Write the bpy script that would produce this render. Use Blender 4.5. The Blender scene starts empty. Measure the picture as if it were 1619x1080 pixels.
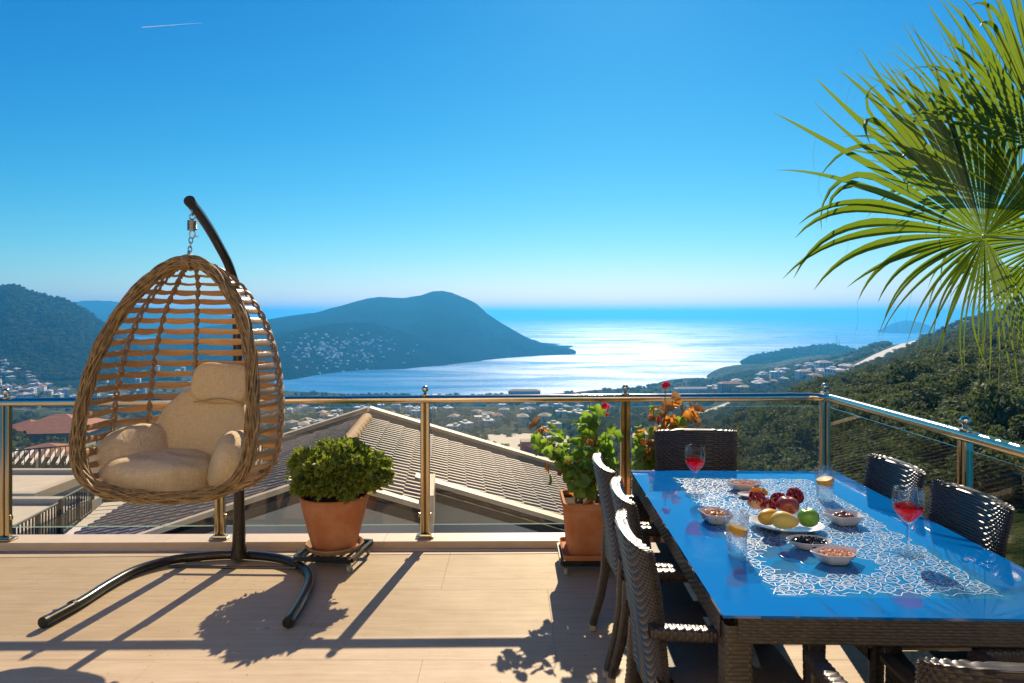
import bpy, math, random
import numpy as np
from mathutils import Vector, Matrix, noise as mnoise
from mathutils.bvhtree import BVHTree

PI = math.pi
R = math.radians
rng = random.Random(7)
nr = np.random.default_rng(7)
sc = bpy.context.scene
C = sc.collection

# ------------------------------------------------------------------ camera
F, CX, HY, EYE = 1079.0, 809.5, 497.0, 1.55      # focal length in photo pixels, view axis, horizon, eye height
cam = bpy.data.cameras.new('camera')
cam.sensor_width = 36.0
cam.lens = 36.0 * F / 1619.0
cam.shift_y = -(540.0 - HY) / 1619.0
cam.clip_start = 0.05
cam.clip_end = 200000.0
camo = bpy.data.objects.new('camera', cam)
C.objects.link(camo)
camo.location = (0, 0, EYE)
camo.rotation_euler = (R(90), 0, 0)
sc.camera = camo

# ------------------------------------------------------------------ sky and sun
SUN_AZ, SUN_EL = 9.2, 34.9
w = bpy.data.worlds.new('World')
sc.world = w
w.use_nodes = True
nt = w.node_tree
nt.nodes.clear()
sky = nt.nodes.new('ShaderNodeTexSky')
sky.sky_type = 'NISHITA'
sky.sun_disc = False
sky.sun_elevation = R(SUN_EL)
sky.sun_rotation = R(SUN_AZ)
sky.altitude = 100
sky.air_density = 1.0
sky.dust_density = 0.1
sky.ozone_density = 2
hs = nt.nodes.new('ShaderNodeHueSaturation')
hs.inputs['Hue'].default_value = 0.5
hs.inputs['Saturation'].default_value = 1.0
hs.inputs['Value'].default_value = 1.0
bg = nt.nodes.new('ShaderNodeBackground')
bg.inputs['Strength'].default_value = 0.1
wo = nt.nodes.new('ShaderNodeOutputWorld')
# one tone curve per channel for the whole sky dome, as the photograph was graded
SKY_CURVE = ((0.58, 2.6), (0.58, 1.27), (0.62, 0.80))          # (gain, power) for red, green, blue
sep = nt.nodes.new('ShaderNodeSeparateColor'); cmb = nt.nodes.new('ShaderNodeCombineColor')
nt.links.new(sky.outputs[0], hs.inputs['Color']); nt.links.new(hs.outputs[0], sep.inputs[0])
for ch_ in range(3):
    dv_ = nt.nodes.new('ShaderNodeMath'); dv_.operation = 'MULTIPLY'; dv_.inputs[1].default_value = 0.1
    pw_ = nt.nodes.new('ShaderNodeMath'); pw_.operation = 'POWER'; pw_.inputs[1].default_value = SKY_CURVE[ch_][1]
    mu_ = nt.nodes.new('ShaderNodeMath'); mu_.operation = 'MULTIPLY'; mu_.inputs[1].default_value = 10 * SKY_CURVE[ch_][0]
    nt.links.new(sep.outputs[ch_], dv_.inputs[0]); nt.links.new(dv_.outputs[0], pw_.inputs[0]); nt.links.new(pw_.outputs[0], mu_.inputs[0]); nt.links.new(mu_.outputs[0], cmb.inputs[ch_])
nt.links.new(cmb.outputs[0], bg.inputs[0])
nt.links.new(bg.outputs[0], wo.inputs[0])

sl = bpy.data.lights.new('sun', 'SUN')
sl.energy = 4.8
sl.angle = R(0.5)
sl.color = (1.0, 0.83, 0.62)
slo = bpy.data.objects.new('sun', sl)
C.objects.link(slo)
sdir = Vector((math.sin(R(SUN_AZ)) * math.cos(R(SUN_EL)), math.cos(R(SUN_AZ)) * math.cos(R(SUN_EL)), math.sin(R(SUN_EL))))
slo.rotation_euler = (-sdir).to_track_quat('-Z', 'Y').to_euler()
slo.location = (3, 12, 12)

sc.view_settings.view_transform = 'Standard'
sc.view_settings.look = 'None'
sc.view_settings.exposure = 0.68
sc.view_settings.gamma = 1.0
sc.view_settings.use_curve_mapping = False
sc.cycles.use_denoising = True
sc.cycles.max_bounces = 10
sc.cycles.diffuse_bounces = 3
sc.cycles.glossy_bounces = 4
sc.cycles.transmission_bounces = 6
sc.cycles.transparent_max_bounces = 24
sc.cycles.volume_bounces = 1
sc.cycles.sample_clamp_indirect = 6.0
sc.cycles.caustics_reflective = False
sc.cycles.caustics_refractive = False

HAZE_DENSITY = 0.00019
HAZE_COLOR = (0.07, 0.43, 0.86)

# ------------------------------------------------------------------ helpers
def at(px, py, Y):                         # photo pixel + depth -> world point
    return Vector(((px - CX) * Y / F, Y, EYE - (py - HY) * Y / F))

def on(px, py, z=0.0):                     # photo pixel on the level z
    Y = F * (EYE - z) / (py - HY)
    return at(px, py, Y)

class MB:
    """collects faces, then links them as one mesh object"""
    def __init__(s):
        s.v, s.f, s.m, s.n = [], [], [], 0
    def add(s, verts, faces, mi=0):
        verts = np.asarray(verts, float).reshape(-1, 3)
        b = s.n
        s.v.append(verts)
        s.n += len(verts)
        s.f.extend([tuple(int(i) + b for i in f) for f in faces])
        s.m.extend([mi] * len(faces))
        return s
    def box(s, c, d, rz=0.0, mi=0, taper=1.0, bev=0.0, rx=0.0):
        x, y, z = d[0] / 2, d[1] / 2, d[2] / 2
        if bev <= 0:
            p = [(-x, -y, -z), (x, -y, -z), (x, y, -z), (-x, y, -z), (-x * taper, -y * taper, z), (x * taper, -y * taper, z), (x * taper, y * taper, z), (-x * taper, y * taper, z)]
            f = [(0, 3, 2, 1), (4, 5, 6, 7), (0, 1, 5, 4), (1, 2, 6, 5), (2, 3, 7, 6), (3, 0, 4, 7)]
        else:
            b = bev; p = []
            for zz, k in ((-z, b), (-z + b, 0), (z - b, 0), (z, b)):
                xx, yy = x - k, y - k
                tt = taper if zz > 0 else 1.0
                c8 = [(-xx + b, -yy), (xx - b, -yy), (xx, -yy + b), (xx, yy - b), (xx - b, yy), (-xx + b, yy), (-xx, yy - b), (-xx, -yy + b)]
                p += [(a * tt, q * tt, zz) for a, q in c8]
            f = [tuple(range(7, -1, -1)), tuple(range(24, 32))]
            for k in range(3):
                for i in range(8):
                    j = (i + 1) % 8
                    f.append((k * 8 + i, k * 8 + j, k * 8 + 8 + j, k * 8 + 8 + i))
        M = Matrix.Translation(c) @ Matrix.Rotation(rz, 4, 'Z') @ Matrix.Rotation(rx, 4, 'X')
        return s.add([M @ Vector(q) for q in p], f, mi)
    def tube(s, pts, r, n=10, mi=0, closed=False, cap=True, flat=None, up=None):
        pts = [Vector(p) for p in pts]
        L = len(pts)
        rs = r if hasattr(r, '__len__') else [r] * L
        T = []
        for i in range(L):
            if closed:
                t = pts[(i + 1) % L] - pts[i - 1]
            else:
                t = pts[min(i + 1, L - 1)] - pts[max(i - 1, 0)]
            T.append(t.normalized() if t.length > 1e-9 else Vector((0, 0, 1)))
        nrm = Vector(up) if up is not None else (Vector((0, 0, 1)) if abs(T[0].z) < 0.9 else Vector((1, 0, 0)))
        vs = []
        for i in range(L):
            nn = (Vector(up) if up is not None else nrm)
            nn = nn - T[i] * nn.dot(T[i])
            nn.normalize()
            nrm = nn
            bb = T[i].cross(nn)
            fa = flat or 1.0
            for k in range(n):
                a = 2 * PI * k / n
                vs.append(pts[i] + nn * (math.cos(a) * rs[i] * fa) + bb * (math.sin(a) * rs[i]))
        fs = []
        for i in range(L if closed else L - 1):
            j = (i + 1) % L
            for k in range(n):
                q = (k + 1) % n
                fs.append((i * n + k, i * n + q, j * n + q, j * n + k))
        if cap and not closed:
            fs.append(tuple(range(n - 1, -1, -1)))
            fs.append(tuple((L - 1) * n + k for k in range(n)))
        return s.add(vs, fs, mi)
    def lathe(s, prof, c=(0, 0, 0), n=24, mi=0, sx=1.0, sy=1.0, capb=False, capt=False):
        vs, fs = [], []
        for r_, z_ in prof:
            for k in range(n):
                a = 2 * PI * k / n
                vs.append((c[0] + r_ * math.cos(a) * sx, c[1] + r_ * math.sin(a) * sy, c[2] + z_))
        for i in range(len(prof) - 1):
            for k in range(n):
                q = (k + 1) % n
                fs.append((i * n + k, i * n + q, (i + 1) * n + q, (i + 1) * n + k))
        if capb: fs.append(tuple(range(n - 1, -1, -1)))
        if capt: fs.append(tuple((len(prof) - 1) * n + k for k in range(n)))
        return s.add(vs, fs, mi)
    def poly(s, pts, h, mi=0):
        """prism from an outline (list of 3d points) extruded by vector h"""
        h = Vector(h); n = len(pts)
        vs = [Vector(p) for p in pts] + [Vector(p) + h for p in pts]
        fs = [tuple(range(n - 1, -1, -1)), tuple(range(n, 2 * n))] + [(i, (i + 1) % n, n + (i + 1) % n, n + i) for i in range(n)]
        return s.add(vs, fs, mi)
    def grid(s, P, mi=0, wrap_u=False, flip=False):
        """P array (nu, nv, 3)"""
        nu, nv = P.shape[:2]
        idx = np.arange(nu * nv).reshape(nu, nv)
        if wrap_u: idx = np.vstack([idx, idx[:1]])
        a, b, c, d = idx[:-1, :-1].ravel(), idx[1:, :-1].ravel(), idx[1:, 1:].ravel(), idx[:-1, 1:].ravel()
        q = np.stack([a, b, c, d] if not flip else [d, c, b, a], 1)
        base = s.n
        s.v.append(P.reshape(-1, 3).astype(float))
        s.n += nu * nv
        s.f.extend(map(tuple, (q + base).tolist()))
        s.m.extend([mi] * len(q))
        return s
    def mesh(s, name, mats, org=(0, 0, 0), smooth=True):
        me = bpy.data.meshes.new(name)
        V = np.concatenate(s.v) - np.array(org, float)
        me.from_pydata(V.tolist(), [], s.f)
        for m_ in (mats if isinstance(mats, (list, tuple)) else [mats]):
            me.materials.append(m_)
        if any(s.m): me.polygons.foreach_set('material_index', s.m)
        if smooth: me.polygons.foreach_set('use_smooth', [True] * len(s.f))
        me.update()
        if smooth:
            try: me.set_sharp_from_angle(angle=R(42))
            except Exception: pass
        return me
    def build(s, name, mats, root=None, smooth=True, org=None):
        o = (root.location if root is not None and org is None else (org or (0, 0, 0)))
        if root is not None and root.type == 'MESH' and org is None:
            o = root['_o'] if '_o' in root else (0, 0, 0)
        me = s.mesh(name, mats, o, smooth)
        ob = bpy.data.objects.new(name, me)
        C.objects.link(ob)
        if root is not None: ob.parent = root
        elif org is not None: ob.location = org
        ob['_o'] = tuple(o)
        return ob

def tag(o, label=None, cat=None, group=None, kind=None):
    if label: o['label'] = label
    if cat: o['category'] = cat
    if group: o['group'] = group
    if kind: o['kind'] = kind
    return o

def thing(name, label, cat, loc=(0, 0, 0), group=None):
    o = bpy.data.objects.new(name, None)
    C.objects.link(o)
    o.location = loc
    o.empty_display_size = 0.1
    return tag(o, label, cat, group)

def copy_tree(o, parent=None):
    c = o.copy(); C.objects.link(c); c.parent = parent
    for ch in list(o.children): copy_tree(ch, c)
    return c

def put(name, me, parent=None, loc=(0, 0, 0), rot=(0, 0, 0), scale=(1, 1, 1)):
    o = bpy.data.objects.new(name, me)
    C.objects.link(o)
    o.location, o.rotation_euler, o.scale = loc, rot, scale
    if parent is not None: o.parent = parent
    return o

def clean_org():
    for o in C.all_objects:
        if '_o' in o: del o['_o']

# ------------------------------------------------------------------ materials
def new_mat(name):
    m = bpy.data.materials.new(name); m.use_nodes = True
    t = m.node_tree
    return m, t, t.nodes['Principled BSDF'], t.nodes['Material Output']

def nd(t, ty, **kw):
    n = t.nodes.new(ty)
    for k, v in kw.items():
        if k in n.inputs: n.inputs[k].default_value = v
        else: setattr(n, k, v)
    return n

def mat(name, c1, c2=None, rough=0.6, metal=0.0, spec=0.5, ns=8.0, detail=6.0, stretch=None, bump=0.0, bs=None, coat=0.0, transl=0.0, tcol=None, rand=0.0, rvar=0.0, aniso=0.0, contrast=(0.3, 0.7), ior=None):
    m, t, b, out = new_mat(name)
    L = t.links.new
    b.inputs['Roughness'].default_value = rough
    b.inputs['Metallic'].default_value = metal
    b.inputs['Specular IOR Level'].default_value = spec
    if ior: b.inputs['IOR'].default_value = ior
    b.inputs['Coat Weight'].default_value = coat
    if coat: b.inputs['Coat Roughness'].default_value = 0.1
    tc = nd(t, 'ShaderNodeTexCoord')
    src = tc.outputs['Object']
    if stretch:
        mp = nd(t, 'ShaderNodeMapping'); mp.inputs['Scale'].default_value = stretch
        L(src, mp.inputs[0]); src = mp.outputs[0]
    col = None
    if c2 is not None:
        n = nd(t, 'ShaderNodeTexNoise', Scale=ns, Detail=detail, Roughness=0.6); L(src, n.inputs['Vector'])
        r = nd(t, 'ShaderNodeValToRGB')
        r.color_ramp.elements[0].position, r.color_ramp.elements[1].position = contrast
        r.color_ramp.elements[0].color, r.color_ramp.elements[1].color = (*c1, 1), (*c2, 1)
        L(n.outputs[0], r.inputs[0]); col = r.outputs[0]
        if rvar:
            mr = nd(t, 'ShaderNodeMapRange'); mr.inputs[3].default_value = rough - rvar; mr.inputs[4].default_value = rough + rvar
            L(n.outputs[0], mr.inputs[0]); L(mr.outputs[0], b.inputs['Roughness'])
    else:
        b.inputs['Base Color'].default_value = (*c1, 1)
    if rand and col is not None:
        oi = nd(t, 'ShaderNodeObjectInfo'); h = nd(t, 'ShaderNodeHueSaturation')
        mr = nd(t, 'ShaderNodeMapRange'); mr.inputs[3].default_value = 1 - rand; mr.inputs[4].default_value = 1 + rand
        L(oi.outputs['Random'], mr.inputs[0]); L(mr.outputs[0], h.inputs['Value'])
        L(col, h.inputs['Color']); col = h.outputs[0]
    if col is not None: L(col, b.inputs['Base Color'])
    if bump:
        n2 = nd(t, 'ShaderNodeTexNoise', Scale=bs or ns * 3, Detail=5.0); L(src, n2.inputs['Vector'])
        bp = nd(t, 'ShaderNodeBump', Strength=1.0, Distance=bump); L(n2.outputs[0], bp.inputs['Height']); L(bp.outputs[0], b.inputs['Normal'])
    if transl:
        tr = nd(t, 'ShaderNodeBsdfTranslucent'); mx = nd(t, 'ShaderNodeMixShader'); mx.inputs[0].default_value = transl
        if tcol is not None: tr.inputs[0].default_value = (*tcol, 1)
        elif col is not None: L(col, tr.inputs[0])
        else: tr.inputs[0].default_value = (*c1, 1)
        L(b.outputs[0], mx.inputs[1]); L(tr.outputs[0], mx.inputs[2]); L(mx.outputs[0], out.inputs[0])
    return m

def schlick(t, f0):
    """Fresnel reflectance that is the same from both sides of a thin sheet"""
    L = t.links.new
    ge = nd(t, 'ShaderNodeNewGeometry'); dp = nd(t, 'ShaderNodeVectorMath', operation='DOT_PRODUCT')
    L(ge.outputs['Incoming'], dp.inputs[0]); L(ge.outputs['Normal'], dp.inputs[1])
    ab = nd(t, 'ShaderNodeMath', operation='ABSOLUTE'); L(dp.outputs['Value'], ab.inputs[0])
    om = nd(t, 'ShaderNodeMath', operation='SUBTRACT'); om.inputs[0].default_value = 1; L(ab.outputs[0], om.inputs[1])
    pw = nd(t, 'ShaderNodeMath', operation='POWER'); L(om.outputs[0], pw.inputs[0]); pw.inputs[1].default_value = 5
    ma = nd(t, 'ShaderNodeMath', operation='MULTIPLY_ADD'); L(pw.outputs[0], ma.inputs[0]); ma.inputs[1].default_value = 1 - f0; ma.inputs[2].default_value = f0
    return ma.outputs[0]

def glass_mat(name, tint, ior=1.5, rough=0.0, gl=(1, 1, 1), boost=1.0, haze=0.0):
    """thin clear material: tinted transparency plus mirror reflection by Fresnel"""
    m, t, b, out = new_mat(name)
    t.nodes.remove(b); L = t.links.new
    tr = nd(t, 'ShaderNodeBsdfTransparent'); tr.inputs[0].default_value = (*tint, 1)
    g = nd(t, 'ShaderNodeBsdfGlossy'); g.inputs['Roughness'].default_value = rough; g.inputs[0].default_value = (*gl, 1)
    mx = nd(t, 'ShaderNodeMixShader')
    L(schlick(t, ((ior - 1) / (ior + 1)) ** 2 * boost), mx.inputs[0])
    base = tr.outputs[0]
    if haze:
        df = nd(t, 'ShaderNodeBsdfDiffuse'); df.inputs[0].default_value = (.7, .72, .7, 1)
        m2 = nd(t, 'ShaderNodeMixShader')
        tc = nd(t, 'ShaderNodeTexCoord'); n = nd(t, 'ShaderNodeTexNoise', Scale=2.2, Detail=6.0); L(tc.outputs['Object'], n.inputs['Vector'])
        mr = nd(t, 'ShaderNodeMapRange'); mr.inputs[1].default_value = .35; mr.inputs[2].default_value = .75; mr.inputs[3].default_value = haze * .3; mr.inputs[4].default_value = haze
        L(n.outputs[0], mr.inputs[0]); L(mr.outputs[0], m2.inputs[0]); L(tr.outputs[0], m2.inputs[1]); L(df.outputs[0], m2.inputs[2]); base = m2.outputs[0]
    L(base, mx.inputs[1]); L(g.outputs[0], mx.inputs[2]); L(mx.outputs[0], out.inputs[0])
    return m

M = {}
M['travertine'] = mat('travertine', (.60, .475, .33), (.70, .57, .41), rough=.62, spec=.25, ns=3.0, stretch=(1.0, 9.0, 1.0), bump=.0006, bs=30, contrast=(.25, .75), rvar=.1)
M['grout'] = mat('grout', (.50, .385, .25), (.44, .33, .21), rough=.9, ns=20)
M['coping'] = mat('coping_stone', (.66, .51, .35), (.56, .43, .29), rough=.5, ns=6, bump=.0006)
M['plaster'] = mat('plaster', (.42, .40, .35), (.50, .47, .41), rough=.9, ns=1.6, bump=.002, bs=40)
M['cream'] = mat('cream_plaster', (.82, .70, .50), (.78, .66, .46), rough=.9, ns=1.5, bump=.002, bs=40)  # unseen villa wall, colour raised to bounce more warm light onto the terrace
M['steel'] = mat('champagne_steel', (.56, .45, .27), (.64, .53, .34), rough=.2, metal=1.0, ns=4, stretch=(40, 1, 40), rvar=.05)
M['steel_dark'] = mat('dark_steel', (.13, .10, .06), rough=.3, metal=1.0)
M['rail'] = mat('rail_steel', (.66, .57, .41), (.74, .64, .47), rough=.16, metal=1.0, ns=30, rvar=.04)
M['glass'] = glass_mat('railing_glass', (.95, .94, .88), 1.5, haze=.03)
M['glass_side'] = glass_mat('side_glass', (.72, .78, .70), 1.5, haze=.01)
def real_glass(name, col, ior, clear, tint, tl=0.0, tlc=(1, 1, 1)):
    m, t, b, out = new_mat(name); t.nodes.remove(b); L = t.links.new
    g = nd(t, 'ShaderNodeBsdfGlass', IOR=ior); g.inputs[0].default_value = (*col, 1); g.inputs['Roughness'].default_value = 0
    tr = nd(t, 'ShaderNodeBsdfTransparent'); tr.inputs[0].default_value = (*tint, 1)
    mx = nd(t, 'ShaderNodeMixShader'); mx.inputs[0].default_value = clear; L(g.outputs[0], mx.inputs[1]); L(tr.outputs[0], mx.inputs[2]); o = mx.outputs[0]
    if tl:
        tn = nd(t, 'ShaderNodeBsdfTranslucent'); tn.inputs[0].default_value = (*tlc, 1); m2 = nd(t, 'ShaderNodeMixShader'); m2.inputs[0].default_value = tl
        L(o, m2.inputs[1]); L(tn.outputs[0], m2.inputs[2]); o = m2.outputs[0]
    L(o, out.inputs[0]); return m
M['crystal'] = real_glass('drinking_glass', (1, 1, 1), 1.48, .76, (.96, .97, .98))
M['water'] = real_glass('drink_water', (.97, .99, 1), 1.12, .75, (.94, .97, .99))
M['wine'] = real_glass('rose_drink', (.75, .01, .04), 1.06, .7, (.60, .004, .02), .6, (.95, .008, .05))
M['stand'] = mat('stand_paint', (.022, .018, .015), (.05, .042, .032), rough=.28, metal=.5, ns=60, coat=.3)
M['chrome'] = mat('chain_metal', (.45, .42, .36), rough=.3, metal=1.0)
M['rattan_slat'] = mat('rattan_slat', (.46, .25, .095), (.66, .40, .175), rough=.30, ns=5, stretch=(1, 1, 9), bump=.0012, bs=40, transl=.12, tcol=(.62, .30, .10), rand=.28)
M['rattan_rim'] = mat('rattan_rim', (.16, .095, .035), (.42, .27, .10), rough=.55, ns=30, bump=.001, rand=.1)
M['rattan_knot'] = mat('rattan_knot', (.22, .12, .05), (.38, .24, .11), rough=.5, ns=25, bump=.001)
M['linen_old'] = mat('linen_cushion', (.70, .58, .42), (.78, .66, .49), rough=.95, spec=.1, ns=140, bump=.0015, bs=180, stretch=(1, 1, 4))
def linen():
    m, t, b, out = new_mat('linen_cushion'); L = t.links.new
    b.inputs['Roughness'].default_value = .95; b.inputs['Specular IOR Level'].default_value = .1
    tc = nd(t, 'ShaderNodeTexCoord')
    hs_ = []
    for sc3 in ((260, 30, 30), (30, 30, 260)):
        mp = nd(t, 'ShaderNodeMapping'); mp.inputs['Scale'].default_value = sc3; L(tc.outputs['Object'], mp.inputs[0])
        n = nd(t, 'ShaderNodeTexNoise', Scale=1.0, Detail=2.0); L(mp.outputs[0], n.inputs['Vector']); hs_.append(n.outputs[0])
    ad = nd(t, 'ShaderNodeMath', operation='ADD'); L(hs_[0], ad.inputs[0]); L(hs_[1], ad.inputs[1])
    r = nd(t, 'ShaderNodeValToRGB'); e = r.color_ramp.elements; e[0].position, e[1].position = .35, .65; e[0].color, e[1].color = (.62, .47, .27, 1), (.77, .61, .38, 1)
    hf = nd(t, 'ShaderNodeMath', operation='MULTIPLY'); hf.inputs[1].default_value = .5; L(ad.outputs[0], hf.inputs[0]); L(hf.outputs[0], r.inputs[0]); L(r.outputs[0], b.inputs['Base Color'])
    n4 = nd(t, 'ShaderNodeTexNoise', Scale=9.0, Detail=3.0, Distortion=1.6); L(tc.outputs['Object'], n4.inputs['Vector'])
    b1 = nd(t, 'ShaderNodeBump', Strength=.8, Distance=.010); L(n4.outputs[0], b1.inputs['Height'])
    b2 = nd(t, 'ShaderNodeBump', Strength=1.0, Distance=.0008); L(ad.outputs[0], b2.inputs['Height']); L(b1.outputs[0], b2.inputs['Normal']); L(b2.outputs[0], b.inputs['Normal'])
    return m
M['linen'] = linen()
M['seam'] = mat('cushion_piping', (.40, .30, .17), rough=.95)
M['terracotta'] = mat('terracotta', (.48, .165, .055), (.60, .30, .15), rough=.78, ns=7, contrast=(.42, .80), bump=.001, bs=60)
M['saucer'] = mat('clay_saucer', (.34, .20, .10), (.45, .29, .16), rough=.8, ns=9)
M['soil'] = mat('potting_soil', (.05, .03, .02), (.10, .065, .04), rough=1, ns=60, bump=.004)
M['black_iron'] = mat('black_iron', (.012, .014, .013), (.03, .035, .03), rough=.4, metal=.4, ns=30)
M['rubber'] = mat('castor_rubber', (.35, .35, .33), rough=.5)
M['bark'] = mat('bark', (.10, .07, .045), (.20, .15, .10), rough=.95, ns=20, bump=.01)
M['bush_leaf'] = mat('bush_leaf', (.06, .11, .016), (.27, .33, .045), rough=.34, spec=.5, ns=14, transl=.35, tcol=(.34, .42, .03))
M['ger_green'] = mat('geranium_green', (.07, .15, .03), (.16, .27, .05), rough=.5, ns=14, transl=.5, tcol=(.30, .50, .04), rand=.2)
M['ger_orange'] = mat('geranium_orange', (.45, .16, .03), (.40, .28, .05), rough=.5, ns=14, transl=.5, tcol=(.85, .33, .04), rand=.25)
M['ger_brown'] = mat('geranium_brown', (.18, .09, .04), (.28, .17, .06), rough=.7, ns=14, transl=.35, tcol=(.45, .20, .06), rand=.25)
M['ger_stem'] = mat('geranium_stem', (.16, .13, .05), (.24, .20, .08), rough=.8, ns=20)
M['petal'] = mat('red_petal', (.75, .015, .05), (.85, .04, .10), rough=.5, ns=30, transl=.4, tcol=(1, .05, .12))
M['petal_orange'] = mat('orange_petal', (.90, .25, .03), (.95, .35, .05), rough=.5, ns=30, transl=.4, tcol=(1, .35, .05))
M['wicker'] = mat('dark_wicker', (.030, .024, .020), (.06, .048, .038), rough=.36, spec=.5, ns=40, rvar=.06)
M['wicker_table'] = mat('brown_wicker', (.06, .048, .034), (.10, .08, .055), rough=.42, spec=.4, ns=40)
M['seat_pad'] = mat('seat_weave', (.13, .10, .07), (.19, .15, .105), rough=.6, ns=90, bump=.001, bs=200)
M['foot'] = mat('chair_foot', (.42, .36, .26), rough=.6)
M['ceramic'] = mat('white_ceramic', (.74, .71, .66), (.78, .75, .70), rough=.14, ns=3, coat=.4)
M['peanut'] = mat('peanut', (.55, .24, .13), (.68, .36, .22), rough=.6, ns=60)
M['hazelnut'] = mat('hazelnut', (.30, .12, .04), (.48, .24, .09), rough=.4, ns=40)
M['olive'] = mat('black_olive', (.006, .006, .009), (.012, .012, .018), rough=.14, ns=10)
M['date'] = mat('date', (.10, .03, .015), (.20, .07, .03), rough=.3, ns=20, bump=.001, coat=.3)
M['red_apple'] = mat('red_apple', (.22, .025, .02), (.36, .07, .03), rough=.25, ns=6, stretch=(1, 1, .3), coat=.3)
M['green_apple'] = mat('green_apple', (.16, .38, .02), (.24, .46, .035), rough=.25, ns=8, coat=.3, transl=.1)
M['quince'] = mat('quince', (.68, .44, .05), (.75, .55, .12), rough=.4, ns=6, coat=.1)
M['mango'] = mat('yellow_fruit', (.72, .36, .025), (.76, .46, .04), rough=.35, ns=6, coat=.1)
M['orange'] = mat('orange_flesh', (.85, .38, .02), (.90, .50, .05), rough=.3, ns=20, transl=.3)
M['pomegranate'] = mat('pomegranate_seed', (.22, .008, .02), (.38, .02, .04), rough=.15, ns=60, transl=.15, tcol=(.8, .03, .05))
M['pom_skin'] = mat('pomegranate_skin', (.55, .24, .14), (.62, .38, .22), rough=.5, ns=10)
M['lemon'] = mat('lemon', (.90, .52, .015), (.95, .66, .05), rough=.35, ns=20, transl=.55, tcol=(1, .70, .04))
M['stem'] = mat('fruit_stem', (.06, .04, .02), rough=.8)
M['print'] = mat('white_print', (.50, .60, .70), rough=.4)
M['roof_pan_shade'] = mat('roof_pan_shade', (.055, .045, .04), rough=.9)  # dark colour stands in for the shade between the barrel tiles
M['roof_tile'] = mat('grey_roof_tile', (.20, .17, .14), (.32, .27, .225), rough=.55, ns=5, bump=.002, rand=.18, spec=.5)
M['red_roof'] = mat('red_roof', (.33, .12, .07), (.42, .18, .10), rough=.85, ns=3, rand=.2)
M['pale_roof'] = mat('pale_roof', (.42, .33, .28), (.50, .42, .36), rough=.85, ns=3, rand=.2)
M['white_wall'] = mat('white_wall', (.70, .68, .64), (.78, .76, .72), rough=.9, ns=1, rand=.12)
M['warm_wall'] = mat('warm_wall', (.52, .44, .36), (.60, .52, .43), rough=.9, ns=1, rand=.15)
M['red_wall'] = mat('red_wall', (.35, .07, .05), (.42, .10, .07), rough=.85, ns=1)
M['window'] = mat('window_glass', (.05, .06, .075), rough=.15, spec=.8)
M['fence_metal'] = mat('fence_metal', (.03, .032, .03), rough=.5, metal=.3)
M['asphalt'] = mat('dirt_road', (.50, .44, .36), (.62, .56, .47), rough=.95, ns=.05)
M['lawn'] = mat('lawn', (.05, .085, .02), (.09, .13, .035), rough=.95, ns=2, bump=.02, bs=12)
M['patio'] = mat('pale_patio', (.58, .50, .40), (.66, .58, .47), rough=.85, ns=2)
M['palm_leaf'] = mat('palm_leaf', (.035, .075, .01), (.085, .14, .016), rough=.30, ns=3, stretch=(1, 1, 1), transl=.42, tcol=(.21, .32, .012), rand=.45)
M['palm_fiber'] = mat('palm_fibre', (.55, .45, .28), rough=.8, transl=.3, tcol=(.8, .7, .5))
M['palm_stalk'] = mat('palm_stalk', (.22, .28, .05), (.42, .36, .06), rough=.4, ns=5)
M['palm_trunk'] = mat('palm_trunk', (.12, .08, .05), (.22, .16, .10), rough=.95, ns=12, bump=.02)
M['scrub'] = mat('scrub_leaf', (.06, .088, .034), (.16, .185, .085), rough=.75, spec=.25, ns=.9, transl=.25, tcol=(.16, .20, .05), rand=.4)
M['pine'] = mat('pine_leaf', (.025, .05, .016), (.06, .09, .03), rough=.8, spec=.2, ns=.9, transl=.15, rand=.3)

def ground_mat(name, soil, green, dark, scale=.02, bump=.6, bs=.15, mix=(.42, .58)):
    m, t, b, out = new_mat(name); L = t.links.new
    b.inputs['Roughness'].default_value = 1.0; b.inputs['Specular IOR Level'].default_value = 0.0
    tc = nd(t, 'ShaderNodeTexCoord')
    n1 = nd(t, 'ShaderNodeTexNoise', Scale=scale, Detail=8.0, Roughness=.62); L(tc.outputs['Object'], n1.inputs['Vector'])
    n2 = nd(t, 'ShaderNodeTexNoise', Scale=scale * 9, Detail=6.0, Roughness=.7); L(tc.outputs['Object'], n2.inputs['Vector'])
    r1 = nd(t, 'ShaderNodeValToRGB'); e = r1.color_ramp.elements
    e[0].position, e[1].position = mix; e[0].color, e[1].color = (*green, 1), (*soil, 1); L(n1.outputs[0], r1.inputs[0])
    r2 = nd(t, 'ShaderNodeValToRGB'); e = r2.color_ramp.elements
    e[0].position, e[1].position = (.47, .56); e[0].color, e[1].color = (0, 0, 0, 1), (1, 1, 1, 1); L(n2.outputs[0], r2.inputs[0])
    mx = nd(t, 'ShaderNodeMix', data_type='RGBA'); L(r2.outputs[0], mx.inputs[0]); mx.inputs[6].default_value = (*dark, 1); L(r1.outputs[0], mx.inputs[7])
    L(mx.outputs[2], b.inputs['Base Color'])
    n3 = nd(t, 'ShaderNodeTexNoise', Scale=bs, Detail=8.0, Roughness=.7); L(tc.outputs['Object'], n3.inputs['Vector'])
    bp = nd(t, 'ShaderNodeBump', Strength=1.0, Distance=bump); L(n3.outputs[0], bp.inputs['Height']); L(bp.outputs[0], b.inputs['Normal'])
    return m
M['valley'] = ground_mat('valley_ground', (.26, .21, .15), (.10, .105, .05), (.035, .05, .02), .012, bump=1.0, bs=.3, mix=(.45, .62))
M['mountain'] = ground_mat('mountain_forest', (.06, .066, .038), (.035, .05, .025), (.020, .034, .015), .02, bump=14, bs=.045)
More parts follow.
